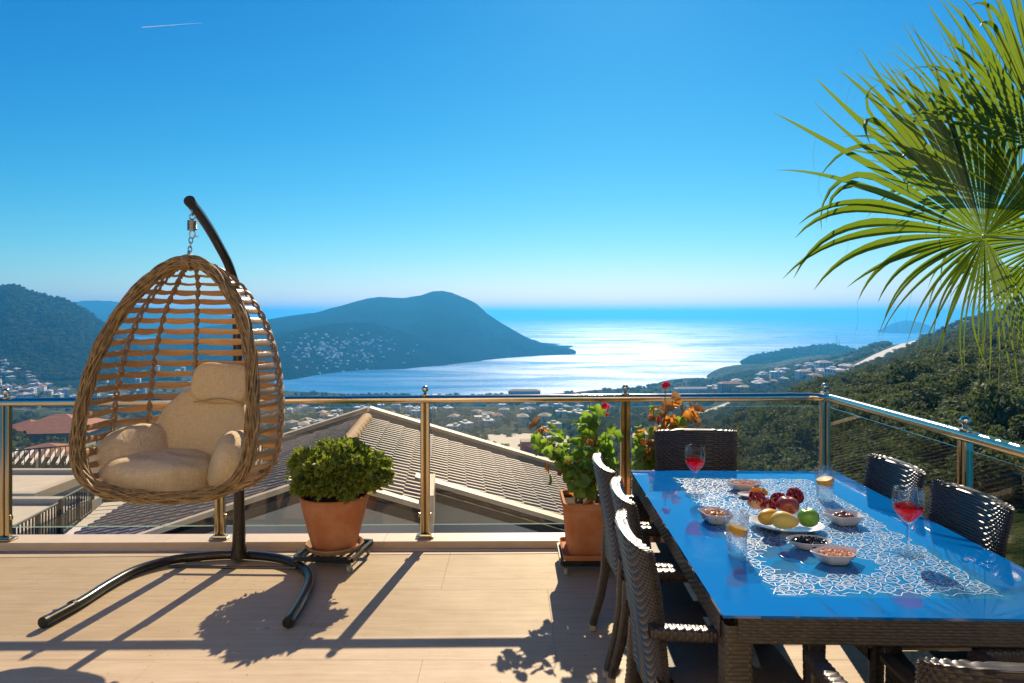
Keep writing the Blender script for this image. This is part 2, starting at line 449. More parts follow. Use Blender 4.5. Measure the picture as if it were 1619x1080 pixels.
M['peninsula'] = ground_mat('peninsula_forest', (.014, .024, .018), (.009, .017, .013), (.006, .013, .010), .008, bump=8, bs=.02)

def sea_mat():
    m, t, b, out = new_mat('sea_water'); L = t.links.new
    b.inputs['Base Color'].default_value = (.0, .19, .46, 1)
    b.inputs['IOR'].default_value = 1.50
    b.inputs['Specular IOR Level'].default_value = .5
    tc = nd(t, 'ShaderNodeTexCoord')
    mp = nd(t, 'ShaderNodeMapping'); mp.inputs['Scale'].default_value = (.0016, .0042, 1); mp.inputs['Rotation'].default_value = (0, 0, R(-12)); L(tc.outputs['Object'], mp.inputs[0])
    n = nd(t, 'ShaderNodeTexNoise', Scale=1.0, Detail=7.0, Roughness=.62, Distortion=.8); L(mp.outputs[0], n.inputs['Vector'])
    mr = nd(t, 'ShaderNodeMapRange'); mr.inputs[1].default_value = .38; mr.inputs[2].default_value = .60; mr.inputs[3].default_value = .21; mr.inputs[4].default_value = .37
    L(n.outputs[0], mr.inputs[0]); L(mr.outputs[0], b.inputs['Roughness'])
    n2 = nd(t, 'ShaderNodeTexNoise', Scale=.12, Detail=6.0, Roughness=.65); L(tc.outputs['Object'], n2.inputs['Vector'])
    bp = nd(t, 'ShaderNodeBump', Strength=1.0, Distance=1.1); L(n2.outputs[0], bp.inputs['Height']); L(bp.outputs[0], b.inputs['Normal'])
    return m
M['sea'] = sea_mat()
def stone_floor():
    m, t, b, out = new_mat('travertine'); L = t.links.new
    b.inputs['Specular IOR Level'].default_value = .25
    ge = nd(t, 'ShaderNodeNewGeometry'); oi = nd(t, 'ShaderNodeObjectInfo')
    mp = nd(t, 'ShaderNodeMapping'); mp.inputs['Scale'].default_value = (1.0, 11.0, 1.0); L(ge.outputs['Position'], mp.inputs[0])
    n1 = nd(t, 'ShaderNodeTexNoise', Scale=2.6, Detail=9.0, Roughness=.65); L(mp.outputs[0], n1.inputs['Vector'])
    r1 = nd(t, 'ShaderNodeValToRGB'); e = r1.color_ramp.elements; e[0].position, e[1].position = .28, .72; e[0].color, e[1].color = (.45, .34, .22, 1), (.58, .465, .325, 1); L(n1.outputs[0], r1.inputs[0])
    n2 = nd(t, 'ShaderNodeTexNoise', Scale=.9, Detail=7.0, Roughness=.7); L(ge.outputs['Position'], n2.inputs['Vector'])
    r2 = nd(t, 'ShaderNodeValToRGB'); e = r2.color_ramp.elements; e[0].position, e[1].position = .30, .62; e[0].color, e[1].color = (.84, .80, .74, 1), (1.04, 1.03, 1.0, 1); L(n2.outputs[0], r2.inputs[0])
    m1 = nd(t, 'ShaderNodeMix', data_type='RGBA', blend_type='MULTIPLY'); m1.inputs[0].default_value = 1; L(r1.outputs[0], m1.inputs[6]); L(r2.outputs[0], m1.inputs[7])
    n3 = nd(t, 'ShaderNodeTexNoise', Scale=26.0, Detail=3.0, Roughness=.6); L(ge.outputs['Position'], n3.inputs['Vector'])
    r3 = nd(t, 'ShaderNodeValToRGB'); e = r3.color_ramp.elements; e[0].position, e[1].position = .24, .33; e[0].color, e[1].color = (.40, .31, .22, 1), (1, 1, 1, 1); L(n3.outputs[0], r3.inputs[0])
    m2 = nd(t, 'ShaderNodeMix', data_type='RGBA', blend_type='MULTIPLY'); m2.inputs[0].default_value = .8; L(m1.outputs[2], m2.inputs[6]); L(r3.outputs[0], m2.inputs[7])
    hv = nd(t, 'ShaderNodeHueSaturation'); mr = nd(t, 'ShaderNodeMapRange'); mr.inputs[3].default_value = .985; mr.inputs[4].default_value = 1.01; L(oi.outputs['Random'], mr.inputs[0]); L(mr.outputs[0], hv.inputs['Value']); L(m2.outputs[2], hv.inputs['Color'])
    L(hv.outputs[0], b.inputs['Base Color'])
    m3 = nd(t, 'ShaderNodeMapRange'); m3.inputs[3].default_value = .72; m3.inputs[4].default_value = .48; L(n2.outputs[0], m3.inputs[0]); L(m3.outputs[0], b.inputs['Roughness'])
    bp = nd(t, 'ShaderNodeBump', Strength=1.0, Distance=.0008); L(n1.outputs[0], bp.inputs['Height']); L(bp.outputs[0], b.inputs['Normal'])
    return m
M['travertine'] = stone_floor()
# ------------------------------------------------------------------ sea, hills, valley
SEA = -150.0
def fbm(x, y, sc_, oct_=5):
    return mnoise.fractal(Vector((x * sc_, y * sc_, 3.7)), 1.0, 2.0, oct_)

mb = MB()
ring = [0, 300, 900, 2000, 5000, 12000, 30000, 60000]
vs = [(0, 0, SEA)]; fs = []
NS = 96
for r_ in ring[1:]:
    for k in range(NS):
        a = 2 * PI * k / NS
        vs.append((r_ * math.cos(a), r_ * math.sin(a), SEA))
for k in range(NS): fs.append((0, 1 + k, 1 + (k + 1) % NS))
for i in range(len(ring) - 2):
    for k in range(NS):
        a, b = 1 + i * NS + k, 1 + i * NS + (k + 1) % NS
        fs.append((a, a + NS, b + NS, b))
mb.add(vs, fs)
sea = tag(mb.build('sea', M['sea'], smooth=False), 'blue bay and open sea glittering under the sun', kind='structure')

COLS = {  # photo column -> (distance, height) profile of the near land
    -1600: [(5, -7), (60, -4), (200, 5), (700, 20), (1300, 30), (3500, -60)],
    -400: [(5, -8), (30, -8.5), (60, -11), (100, -18), (200, -33), (400, -55), (700, -80), (1000, -100), (2000, -120), (3500, -140)],
    0: [(5, -8), (20, -8.2), (30, -8.6), (40, -9.3), (60, -12), (100, -19.5), (200, -37), (400, -66), (700, -97), (1000, -115), (1300, -124), (2000, -132), (3500, -140)],
    150: [(5, -8), (20, -8.2), (30, -8.8), (40, -9.8), (60, -13), (100, -21), (200, -40), (400, -70), (700, -102), (1000, -122), (1300, -132), (2000, -138), (3500, -145)],
    300: [(5, -8), (20, -8.5), (40, -12), (60, -15), (100, -25), (200, -47), (300, -65), (500, -97), (800, -126), (1050, -138), (1300, -143), (2000, -145), (3500, -147)],
    400: [(5, -8), (20, -9), (60, -16), (100, -26), (200, -48), (300, -66), (500, -98), (800, -127), (1050, -142), (1250, -146), (1600, -147), (2400, -148.5), (3500, -153)],
    455: [(5, -8), (20, -9), (60, -16), (100, -26), (200, -48), (300, -66), (500, -98), (800, -127), (1100, -145), (1290, -149), (1420, -151.5), (3500, -156)],
    700: [(5, -8), (20, -9), (60, -16), (100, -26), (200, -48), (300, -66), (500, -98), (800, -127), (1050, -140.5), (1250, -148), (1300, -152), (3500, -170)],
    850: [(5, -8), (20, -9), (60, -16), (100, -26), (200, -47), (300, -65), (500, -97), (800, -125), (1100, -140), (1270, -147), (1310, -152), (3500, -170)],
    1000: [(5, -8), (20, -9), (60, -16), (100, -25), (200, -45), (300, -61), (500, -91), (800, -118), (1100, -137), (1350, -147), (1420, -152), (3500, -170)],
    1100: [(5, -8), (20, -9), (60, -14), (100, -21.5), (200, -36.5), (300, -50), (500, -80), (800, -110), (1100, -127.5), (1400, -141), (1610, -148.5), (1680, -153), (3500, -170)],
    1200: [(5, -8), (20, -8), (60, -11), (100, -17), (200, -30), (400, -56), (700, -86), (1000, -104), (1300, -115), (1700, -130), (1950, -140), (2100, -153), (3500, -170)],
    1300: [(5, -8), (20, -7), (60, -9), (100, -13.5), (200, -22), (400, -41), (700, -67), (1000, -83), (1400, -96), (1700, -103), (2000, -118), (2400, -153), (3500, -170)],
    1400: [(5, -8), (20, -6), (60, -7.5), (100, -10.5), (200, -18), (400, -30), (700, -43.5), (1000, -53), (1300, -58), (1500, -62), (1800, -92), (2200, -153), (3500, -170)],
    1465: [(5, -8), (20, -5.5), (60, -6.5), (100, -8.5), (200, -13), (400, -21), (700, -27.5), (1000, -31), (1250, -50), (1700, -153), (3500, -170)],
    1540: [(5, -8), (20, -5), (60, -5.5), (100, -7), (200, -9), (400, -11.5), (700, -9), (950, -1), (1200, -25), (1700, -153), (3500, -170)],
    1619: [(5, -8), (20, -4.5), (60, -4.5), (100, -5.5), (200, -6), (400, -5), (700, 4), (900, 15), (1100, 8), (1500, -60), (2000, -153), (3500, -170)],
    2200: [(5, -7), (60, -1), (100, 2), (200, 10), (400, 30), (700, 60), (900, 75), (1200, 55), (2000, -60), (3500, -170)],
    3600: [(5, -6), (60, 2), (200, 20), (700, 80), (1200, 80), (3500, -60)],
}
ck = sorted(COLS)
def col_z(px, Y):
    px = min(max(px, ck[0]), ck[-1])
    i = max(0, min(len(ck) - 2, int(np.searchsorted(ck, px)) - 1))
    f = (px - ck[i]) / (ck[i + 1] - ck[i])
    z = []
    for k in (ck[i], ck[i + 1]):
        p = COLS[k]
        z.append(float(np.interp(math.log(Y), [math.log(a[0]) for a in p], [a[1] for a in p])))
    f = f * f * (3 - 2 * f) * .5 + f * .5
    return z[0] * (1 - f) + z[1] * f
pxs = list(np.linspace(-1600, -100, 24)) + list(np.linspace(-90, 1700, 240)) + list(np.linspace(1720, 3600, 30))
Ys = np.exp(np.linspace(math.log(6), math.log(3400), 190))
P = np.zeros((len(pxs), len(Ys), 3))
for i, px in enumerate(pxs):
    for j, Y in enumerate(Ys):
        X = (px - CX) * Y / F
        z = col_z(px, Y)
        amp = min(.012 * Y, 7.0) * (1.0 if z > -146 else max(0, (z + 150) / 4 if z > -150 else 0))
        z += fbm(X, Y, .006, 6) * amp * .8 + fbm(X, Y, .03, 3) * min(amp, 1.2) * .5
        P[i, j] = (X, Y, z)
mb = MB(); mb.grid(P)
land = tag(mb.build('valley_terrain', M['valley']), 'scrub covered valley and hillside falling towards the bay', kind='structure')

def hill(name, crest, foot, Yc, back, m, label, amp=20, prof=1.25, nv=40, zfoot=None, seedk=0.0, nsc=.004, n2=.02):
    """ridge from crest points (px, py), front foot (px, Y), crest distance (px, Y)"""
    cx, cy = [c[0] for c in crest], [c[1] for c in crest]
    px_ = np.arange(cx[0], cx[-1] + 1, 5.0)
    P = np.zeros((len(px_), nv * 2 - 1, 3))
    for i, px in enumerate(px_):
        py = float(np.interp(px, cx, cy)); yc = float(np.interp(px, [a[0] for a in Yc], [a[1] for a in Yc]))
        yf = float(np.interp(px, [a[0] for a in foot], [a[1] for a in foot]))
        yf = min(yf, yc - 30)
        zc = EYE - (py - HY) * yc / F
        zf = SEA - 3 if zfoot is None else zfoot
        for j in range(nv * 2 - 1):
            if j < nv:
                s_ = j / (nv - 1); Y = yf + (yc - yf) * s_; k = s_ ** prof if prof > 1 else s_ ** prof
                k = k * (1 - .25 * s_) / .75 if prof > 1 else k
            else:
                s_ = 1 - (j - nv + 1) / (nv - 1); Y = yc + back * (1 - s_); k = s_
            X = (px - CX) * Y / F
            z = zf + (zc - zf) * k
            e = math.sin(PI * min(1, s_)) if s_ < 1 else 0
            z += (fbm(X + seedk, Y, nsc, 6) * amp + fbm(X, Y + seedk, n2, 4) * amp * .25) * e * min(1, max(0.0, (zc - zf) / 60))
            if j >= nv - 2 and j <= nv: z += fbm(X, Y, .03, 3) * amp * .06
            P[i, j] = (X, Y, z)
    b = MB(); b.grid(P)
    return tag(b.build(name, m), label, kind='structure')

h1 = hill('mountain', [(-900, 440), (-500, 425), (-260, 440), (-120, 452), (-40, 457), (0, 455), (16, 449), (32, 453), (48, 460), (75, 468), (105, 474), (122, 482), (140, 492), (160, 508), (185, 526), (215, 548), (250, 566), (290, 580)],
     [(-900, 1000), (0, 1180), (100, 1250), (300, 1500)], [(-900, 1700), (0, 1800), (150, 1950), (300, 1800)], 1300, M['mountain'], 'dark green forested mountain rising over the left side of the bay', amp=42, prof=1.0, zfoot=-134)
h2 = hill('far_mountain', [(60, 482), (110, 480), (128, 476), (150, 475), (175, 476), (195, 479), (240, 486), (290, 492), (340, 497), (400, 503), (430, 508)],
     [(60, 4600), (430, 4600)], [(60, 6000), (430, 6000)], 1500, M['peninsula'], 'distant blue mountain', amp=60, prof=1.0)
h3 = hill('peninsula', [(250, 530), (330, 516), (400, 508), (430, 504), (460, 499), (500, 494), (540, 483), (580, 472), (600, 469.5), (640, 471), (665, 467), (685, 460.5), (700, 459.5), (715, 463), (740, 473), (755, 481), (770, 496), (800, 515), (830, 532), (860, 545), (890, 554), (908, 558.5), (916, 561.5)],
     [(250, 1700), (450, 1700), (470, 1750), (640, 1900), (700, 2000), (740, 2150), (800, 2350), (860, 2500), (916, 2560)], [(250, 3100), (600, 3300), (700, 3200), (800, 2900), (916, 2600)], 900, M['peninsula'], 'big humped blue peninsula between the bay and the open sea', amp=34, prof=1.0)
h4 = hill('town_hill', [(380, 560), (430, 538), (470, 523), (510, 514), (560, 509.5), (590, 511), (620, 519), (650, 529), (680, 538), (710, 549), (740, 561), (765, 570)],
     [(380, 1560), (455, 1560), (470, 1590), (500, 1690), (545, 1800), (580, 1850), (640, 1880), (700, 2030), (765, 2200)], [(380, 1900), (560, 2250), (700, 2250), (765, 2260)], 500, M['peninsula'], 'low hill with a white town above the bay', amp=20, prof=1.0)
h5 = hill('headland', [(1128, 588), (1150, 580), (1175, 571), (1200, 563), (1222, 556), (1250, 551), (1280, 547), (1312, 544), (1330, 546), (1350, 551), (1400, 566)],
     [(1128, 1750), (1200, 1800), (1300, 1900), (1400, 1900)], [(1128, 1950), (1200, 2300), (1300, 2500), (1400, 2500)], 400, M['peninsula'], 'wooded headland running down to the sea', amp=10, prof=1.0)
h6 = hill('islet', [(1386, 524), (1400, 517), (1412, 511), (1428, 507), (1440, 506.5), (1456, 510), (1470, 515), (1485, 522)],
     [(1386, 5700), (1430, 5300), (1485, 5700)], [(1386, 6100), (1485, 6100)], 700, M['peninsula'], 'small round island on the sea', amp=10, prof=1.0)

bv = []
for o in (land, h1, h3, h4, h5):
    me = o.data
    bv.append(BVHTree.FromPolygons([v.co[:] for v in me.vertices], [p.vertices[:] for p in me.polygons]))
def hit(px, py, which=None):
    d = Vector(((px - CX) / F, 1, -(py - HY) / F)).normalized(); o = Vector((0, 0, EYE)); best = None
    for i, t in enumerate(bv):
        if which is not None and i not in which: continue
        r_ = t.ray_cast(o, d)
        if r_[0] is not None and (best is None or r_[3] < best[1]): best = (r_[0], r_[3])
    return best[0] if best else None
def ground(X, Y):
    r_ = bv[0].ray_cast(Vector((X, Y, 600)), Vector((0, 0, -1)))
    return r_[0].z if r_[0] is not None else None

def drape(name, upper, lower, m, label, n=24, lift=.5, thick=None):
    def res(pl, k):
        pl = np.array(pl, float); d = np.r_[0, np.cumsum(np.hypot(*np.diff(pl, axis=0).T))]; s_ = np.linspace(0, d[-1], k)
        return np.stack([np.interp(s_, d, pl[:, 0]), np.interp(s_, d, pl[:, 1])], 1)
    a, b = res(upper, n), res(lower, n); P = []
    for k in range(5):
        row = []
        for q in (a * (1 - k / 4) + b * k / 4):
            h_ = hit(q[0], q[1])
            row.append((h_.x, h_.y, h_.z + lift) if h_ is not None else row[-1])
        P.append(row)
    mb_ = MB(); mb_.grid(np.array(P)); return tag(mb_.build(name, m), label, kind='structure')

drape('dirt_road', [(1312, 598), (1340, 584), (1380, 563), (1410, 550), (1444, 538)], [(1320, 600), (1352, 593), (1376, 582), (1392, 569), (1424, 556), (1448, 541)], M['asphalt'], 'pale dirt road cut across the hillside', lift=1.2)
drape('dirt_road', [(1000, 687), (1030, 678), (1060, 668), (1100, 655), (1152, 637)], [(1000, 694), (1032, 686), (1062, 675), (1102, 661), (1156, 641)], M['asphalt'], 'pale dirt road crossing the valley behind the planters', lift=.8)
drape('open_field', [(720, 692), (770, 688), (830, 686), (900, 690)], [(700, 703), (770, 728), (830, 742), (905, 748)], M['patio'], 'pale open ground in the valley', lift=.5)
drape('lawn', [(95, 770), (150, 765), (225, 770)], [(80, 870), (150, 880), (260, 880)], M['lawn'], 'small green lawn below the terrace', lift=.06)
drape('beach', [(700, 625.2), (760, 624), (800, 623.8)], [(700, 626.5), (760, 626), (800, 625.5)], M['patio'], 'thin strip of shore', lift=.3)

# haze: one closed box of even density round everything
m = bpy.data.materials.new('haze'); m.use_nodes = True
t = m.node_tree; t.nodes.clear(); out = nd(t, 'ShaderNodeOutputMaterial'); pv = nd(t, 'ShaderNodeVolumePrincipled')
pv.inputs['Color'].default_value = (*HAZE_COLOR, 1); pv.inputs['Density'].default_value = HAZE_DENSITY; pv.inputs['Anisotropy'].default_value = 0.45
t.links.new(pv.outputs[0], out.inputs['Volume'])
mb = MB(); mb.box((0, 0, -8.5), (124000, 124000, 285)); tag(mb.build('haze', m, smooth=False), 'thin blue summer haze over the bay', kind='stuff')

# contrail, 20 km away and high above the haze
m, t, b, out = new_mat('contrail_ice'); b.inputs['Base Color'].default_value = (.9, .92, .95, 1); b.inputs['Roughness'].default_value = 1; b.inputs['Specular IOR Level'].default_value = 0
a0, a1 = at(224, 43.5, 20000), at(322, 36, 24000)
mb = MB(); mb.tube([a0.lerp(a1, k / 12) for k in range(13)], [13 * (1 - (k / 12)) ** .8 + 2 for k in range(13)], 8); tag(mb.build('contrail', m), 'short white contrail high in the blue sky', 'contrail')

# ------------------------------------------------------------------ scrub and trees
def leaf_cloud(n, size, lobes, seed, flat=.8, inner=.55):
    g = np.random.default_rng(seed); V = []; Fc = []
    for i in range(n):
        lb = lobes[g.integers(len(lobes))]
        d = g.normal(size=3); d /= np.linalg.norm(d)
        r_ = lb[3] * (inner + (1 - inner) * g.random() ** .5)
        c = np.array(lb[:3]) + d * r_ * np.array([1, 1, flat])
        nn = d * .6 + g.normal(size=3) * .6; nn /= np.linalg.norm(nn)
        a = np.cross(nn, g.normal(size=3)); a /= np.linalg.norm(a); b_ = np.cross(nn, a)
        s_ = size * (.6 + .8 * g.random())
        k = len(V)
        V += [c - a * s_, c - b_ * s_ * .6, c + a * s_ + nn * s_ * .3, c + b_ * s_ * .6]
        Fc.append((k, k + 1, k + 2, k + 3))
    return np.array(V), Fc
crowns = []
for k in range(4):
    g = np.random.default_rng(50 + k)
    lobes = [(g.uniform(-.5, .5), g.uniform(-.5, .5), g.uniform(.45, .95), g.uniform(.38, .55)) for _ in range(6)] + [(0, 0, .55, .6)]
    V, Fc = leaf_cloud(950, .078, lobes, 60 + k)
    b_ = MB(); b_.add(V, Fc); crowns.append(b_.mesh('crown', M['scrub'] if k < 3 else M['pine'], smooth=False))
b_ = MB()
for k in range(4):
    a = k * 1.7
    b_.tube([(0, 0, -.15), (.06 * math.cos(a), .06 * math.sin(a), .25), (.3 * math.cos(a), .3 * math.sin(a), .7)], [.05, .04, .015], 5)
trunk_me = b_.mesh('trunk', M['bark'])

cand = []
def scatter(n, x0, x1, y0, y1, dens, smin, smax):
    g = random.Random(int(x0 + y0 * 3 + n)); c = 0
    while c < n:
        # uniform over the wedge seen from the terrace
        Y = math.sqrt(g.uniform(y0 * y0, y1 * y1)); px = g.uniform(x0, x1); X = (px - CX) * Y / F
        c += 1
        if g.random() > dens(px, Y, X): continue
        z = ground(X, Y)
        if z is None or z < SEA + 1.2: continue
        py = HY + (EYE - z) * F / Y
        if 318 * 0 + 1305 < px < 1455 and abs(py - np.interp(px, [1312, 1446], [600, 538])) < 9 and Y > 500: continue
        if 1000 < px < 1160 and abs(py - np.interp(px, [1000, 1156], [690, 639])) < 7: continue
        if 710 < px < 900 and 694 < py < 742 and g.random() < .93: continue
        if 85 < px < 240 and Y < 45: continue
        cand.append((Y, X, z, g.uniform(smin, smax) * (1 + .3 * (Y > 300)), g.uniform(0, 6.28), g.randrange(100)))
def dn(px, Y, X):
    k = fbm(X, Y, .012, 3)
    d = .42 + 1.25 * k
    if px > 1150: d += .34
    elif px < 460: d -= .18
    return d
scatter(1500, 200, 1750, 22, 75, lambda p, y, x: dn(p, y, x) * (.9 if p > 900 else .25), 1.0, 2.1)
scatter(420, -60, 300, 46, 75, lambda p, y, x: .8, 1.4, 2.6)
scatter(5600, -120, 1750, 75, 260, dn, .8, 3.2)
scatter(12500, -120, 1750, 260, 700, dn, 1.1, 3.9)
scatter(14000, -120, 1750, 700, 1500, dn, 2.2, 4.2)
cand.sort(key=lambda c: c[0] / c[3])
gname = 'olive and scrub bushes on the valley side'
for (Y, X, z, s_, rz, k) in cand[:290]:
    vk = k % 3 if k < 88 else 3
    pxb = CX + X * F / Y
    lab_ = '%s %s bush %s' % ('large' if s_ > 1.9 else 'small' if s_ < 1.4 else 'middling', 'dark green pine-like' if vk == 3 else 'grey green olive', 'beside the orange roofs' if pxb < 62 else 'behind the pergola' if pxb < 150 else 'beyond the swing chair' if pxb < 300 else 'behind the neighbouring roof' if pxb < 860 else 'behind the flowering planters' if pxb < 1150 else 'seen through the corner glass' if pxb < 1320 else 'beyond the side railing')
    lab_ += ', close below the terrace' if Y < 45 else ', halfway to the others' if Y < 62 else ', farther down'
    ob = thing('olive_bush', lab_.replace(', halfway to the others', ', a little way down'), 'bush', (X, Y, z), gname)
    ob.rotation_euler.z = rz; ob.scale = (s_, s_, s_ * (.75 + .5 * (k % 7) / 7))
    put('crown', crowns[vk], ob); put('trunk', trunk_me, ob)
rest = cand[290:]
def gn_scatter(name, pts, srcs, label):
    me = bpy.data.meshes.new(name); me.from_pydata([p[0] for p in pts], [], [])
    for an, ty, vals in (('scl', 'FLOAT', [p[1] for p in pts]), ('rot', 'FLOAT', [p[2] for p in pts]), ('var', 'INT', [p[3] for p in pts])):
        at_ = me.attributes.new(an, ty, 'POINT'); at_.data.foreach_set('value', vals)
    ob = bpy.data.objects.new(name, me); C.objects.link(ob)
    g = bpy.data.node_groups.new(name, 'GeometryNodeTree')
    g.interface.new_socket('Geometry', in_out='INPUT', socket_type='NodeSocketGeometry'); g.interface.new_socket('Geometry', in_out='OUTPUT', socket_type='NodeSocketGeometry')
    gi, go = nd(g, 'NodeGroupInput'), nd(g, 'NodeGroupOutput'); jn = nd(g, 'GeometryNodeJoinGeometry')
    def attr(nm, ty):
        a = nd(g, 'GeometryNodeInputNamedAttribute'); a.data_type = ty; a.inputs['Name'].default_value = nm; return a.outputs['Attribute']
    sa, ra, va = attr('scl', 'FLOAT'), attr('rot', 'FLOAT'), attr('var', 'INT')
    cx_ = nd(g, 'ShaderNodeCombineXYZ'); g.links.new(ra, cx_.inputs[2])
    for k, me_ in enumerate(srcs):
        so = bpy.data.objects.new(name + '_source', me_)
        oi = nd(g, 'GeometryNodeObjectInfo'); oi.inputs['Object'].default_value = so; oi.inputs['As Instance'].default_value = True
        ip = nd(g, 'GeometryNodeInstanceOnPoints'); cp = nd(g, 'FunctionNodeCompare'); cp.data_type = 'INT'; cp.operation = 'EQUAL'
        ci = [s_ for s_ in cp.inputs if s_.type == 'INT']; g.links.new(va, ci[0]); ci[1].default_value = k
        g.links.new(cp.outputs[0], ip.inputs['Selection']); g.links.new(gi.outputs[0], ip.inputs['Points'])
        g.links.new(oi.outputs['Geometry'], ip.inputs['Instance']); g.links.new(cx_.outputs[0], ip.inputs['Rotation']); g.links.new(sa, ip.inputs['Scale'])
        g.links.new(ip.outputs[0], jn.inputs[0])
    g.links.new(jn.outputs[0], go.inputs[0])
    md = ob.modifiers.new('scatter', 'NODES'); md.node_group = g
    return tag(ob, label, kind='stuff')
gn_scatter('scrub', [((X, Y, z), s_, rz, (k % 3 if k < 84 else 3)) for (Y, X, z, s_, rz, k) in rest], crowns, 'dense olive scrub and pines covering the valley')
mpts = []
g = random.Random(5)
for which, x0, x1, y0, y1, n, s0, s1 in ((1, -60, 240, 452, 600, 9000, 3.0, 6.0), (4, 1130, 1350, 545, 600, 1500, 3, 6)):
    for _ in range(n):
        px, py = g.uniform(x0, x1), g.uniform(y0, y1)
        h_ = hit(px, py, [which])
        if h_ is not None and h_.z > SEA + 3: mpts.append((h_[:], g.uniform(s0, s1), g.uniform(0, 6.28), 3 if g.random() < .6 else g.randrange(3)))
gn_scatter('forest', mpts, crowns, 'pine forest covering the mountain and the headland')

# ------------------------------------------------------------------ houses of the towns
def house_parts(w_, d_, h_, kind, wm, rm, g):
    """lists of (name, MB, material)"""
    wall = MB(); wall.box((0, 0, h_ / 2 - 1), (w_, d_, h_ + 2))
    roof = MB()
    if kind == 'hip':
        e = .5; r_ = min(w_, d_) * .22; k = (w_ - d_) / 2 if w_ > d_ else 0; k2 = (d_ - w_) / 2 if d_ > w_ else 0
        p = [(-w_ / 2 - e, -d_ / 2 - e, h_), (w_ / 2 + e, -d_ / 2 - e, h_), (w_ / 2 + e, d_ / 2 + e, h_), (-w_ / 2 - e, d_ / 2 + e, h_), (-k, -k2, h_ + r_), (k, k2, h_ + r_)]
        roof.add(p, [(0, 1, 5, 4), (1, 2, 5), (2, 3, 4, 5), (3, 0, 4), (0, 3, 2, 1)]) if w_ >= d_ else roof.add(p, [(0, 1, 4), (1, 2, 5, 4), (2, 3, 5), (3, 0, 4, 5), (0, 3, 2, 1)])
    else:
        roof.box((0, 0, h_ + .18), (w_ + .5, d_ + .5, .3)); roof.box((w_ * .2, 0, h_ + 1.1), (w_ * .3, d_ * .4, 1.6))
    wins = []
    st = max(1, int(h_ / 3))
    for fl in range(st):
        for side in (-1, 1):
            nW = max(2, int(w_ / 3.2))
            for q in range(nW):
                b_ = MB(); b_.box((-w_ / 2 + (q + .5) * w_ / nW, side * (d_ / 2 + .01), fl * 3 + 1.6), (1.3, .08, 1.4)); wins.append(b_)
        for side in (-1, 1):
            b_ = MB(); b_.box((side * (w_ / 2 + .01), 0, fl * 3 + 1.6), (.08, 1.4, 1.4)); wins.append(b_)
    return wall, roof, wins
HM = {}
def house_mesh(i):
    if i in HM: return HM[i]
    g = random.Random(900 + i)
    w_, d_, h_ = g.uniform(9, 15), g.uniform(8, 11), g.choice([3.2, 6.2, 6.2, 9.2])
    kind = 'hip' if i % 2 == 0 else 'flat'
    wm = M['white_wall'] if i % 5 else M['warm_wall']
    rm = (M['red_roof'] if i % 6 == 0 else M['pale_roof'] if i % 4 == 2 else M['pale_roof']) if kind == 'hip' else M['white_wall']
    wall, roof, wins = house_parts(w_, d_, h_, kind, wm, rm, g)
    b_ = MB()
    for src, mi in [(wall, 0), (roof, 1)] + [(q, 2) for q in wins]:
        b_.add(np.concatenate(src.v), src.f, mi)
    me = b_.mesh('house', [wm, rm, M['window']], smooth=False)
    HM[i] = (me, wall.mesh('wall', wm, smooth=False), roof.mesh('roof', rm, smooth=False), [q.mesh('window', M['window'], smooth=False) for q in wins], ('tiled' if kind == 'hip' else 'flat'), ('white' if i % 5 else 'beige'), int(h_ / 3))
    return HM[i]
hn = 0
def town(n, x0, x1, y0, y1, where, group, seed, which=None, sc_=(.8, 1.2), wfun=None):
    g = random.Random(seed); c = 0; used_ = []
    tries = 0
    while c < n and tries < n * 30:
        tries += 1
        px, py = g.uniform(x0, x1), g.uniform(y0, y1)
        if wfun and not wfun(px, py, g): continue
        h_ = hit(px, py, which)
        if h_ is None or h_.z < SEA + 1.5: continue
        if any((h_ - q).length < 11 for q in used_): continue
        used_.append(h_.copy()); c += 1
        me, wm_, rm_, wn_, rt, wc, st = house_mesh(g.randrange(12))
        s_ = g.uniform(*sc_); rz = g.uniform(-.5, .5) + g.choice([0, PI / 2])
        lab = '%s %s house with a %s roof %s' % (wc, {1: 'low', 2: 'two storey', 3: 'three storey'}[st], rt, where)
        if 'valley' in group: lab += ', ' + ('left' if px < 600 else 'middle' if px < 780 else 'right') + (', near the shore' if h_.y > 850 else ', nearer' if h_.y < 600 else '')
        elif 'mountain' in group: lab += ', upper row' if py < 600 else ', lower row'
        elif 'far town' in group: lab += ', uphill' if py < 545 else ', near the water' if py > 568 else ', midway'
        elif 'above' in group: lab += ', toward the road' if px > 1200 else ', toward the sea'
        else: lab += ', nearer' if py > 615 else ', farther'
        if h_.y < 560:
            o = thing('house', lab, 'house', h_, group)
            put('wall', wm_, o); put('roof', rm_, o)
            for q in wn_: put('window', q, o)
        else:
            o = put('house', me, None, h_); tag(o, lab, 'house', group)
        o.rotation_euler.z = rz; o.scale = (s_, s_, s_)
town(46, -30, 128, 574, 634, 'at the mountain foot', 'houses at the mountain foot', 1, wfun=lambda x, y, g: y > 572 + x * .42)
town(46, 130, 440, 575, 655, 'beyond the swing chair', 'houses on the valley floor', 2)
town(84, 455, 930, 634, 690, 'in the valley', 'houses in the valley', 3, [0], (.85, 1.3), wfun=lambda x, y, g: g.random() < (1.25 - (y - 634) / 60))
town(40, 1062, 1345, 568, 622, 'above the bay', 'houses above the bay', 4, [0], (.8, 1.4), wfun=lambda x, y, g: y > 640 - (x - 1040) * .26 and y < 640 - (x - 1060) * .16)
town(60, 446, 640, 516, 588, 'across the bay', 'houses of the far town', 6, [3], (.4, .75), wfun=lambda x, y, g: g.random() < math.exp(-((x - 530) / 65) ** 2 - ((y - 553) / 20) ** 2) * 1.2)
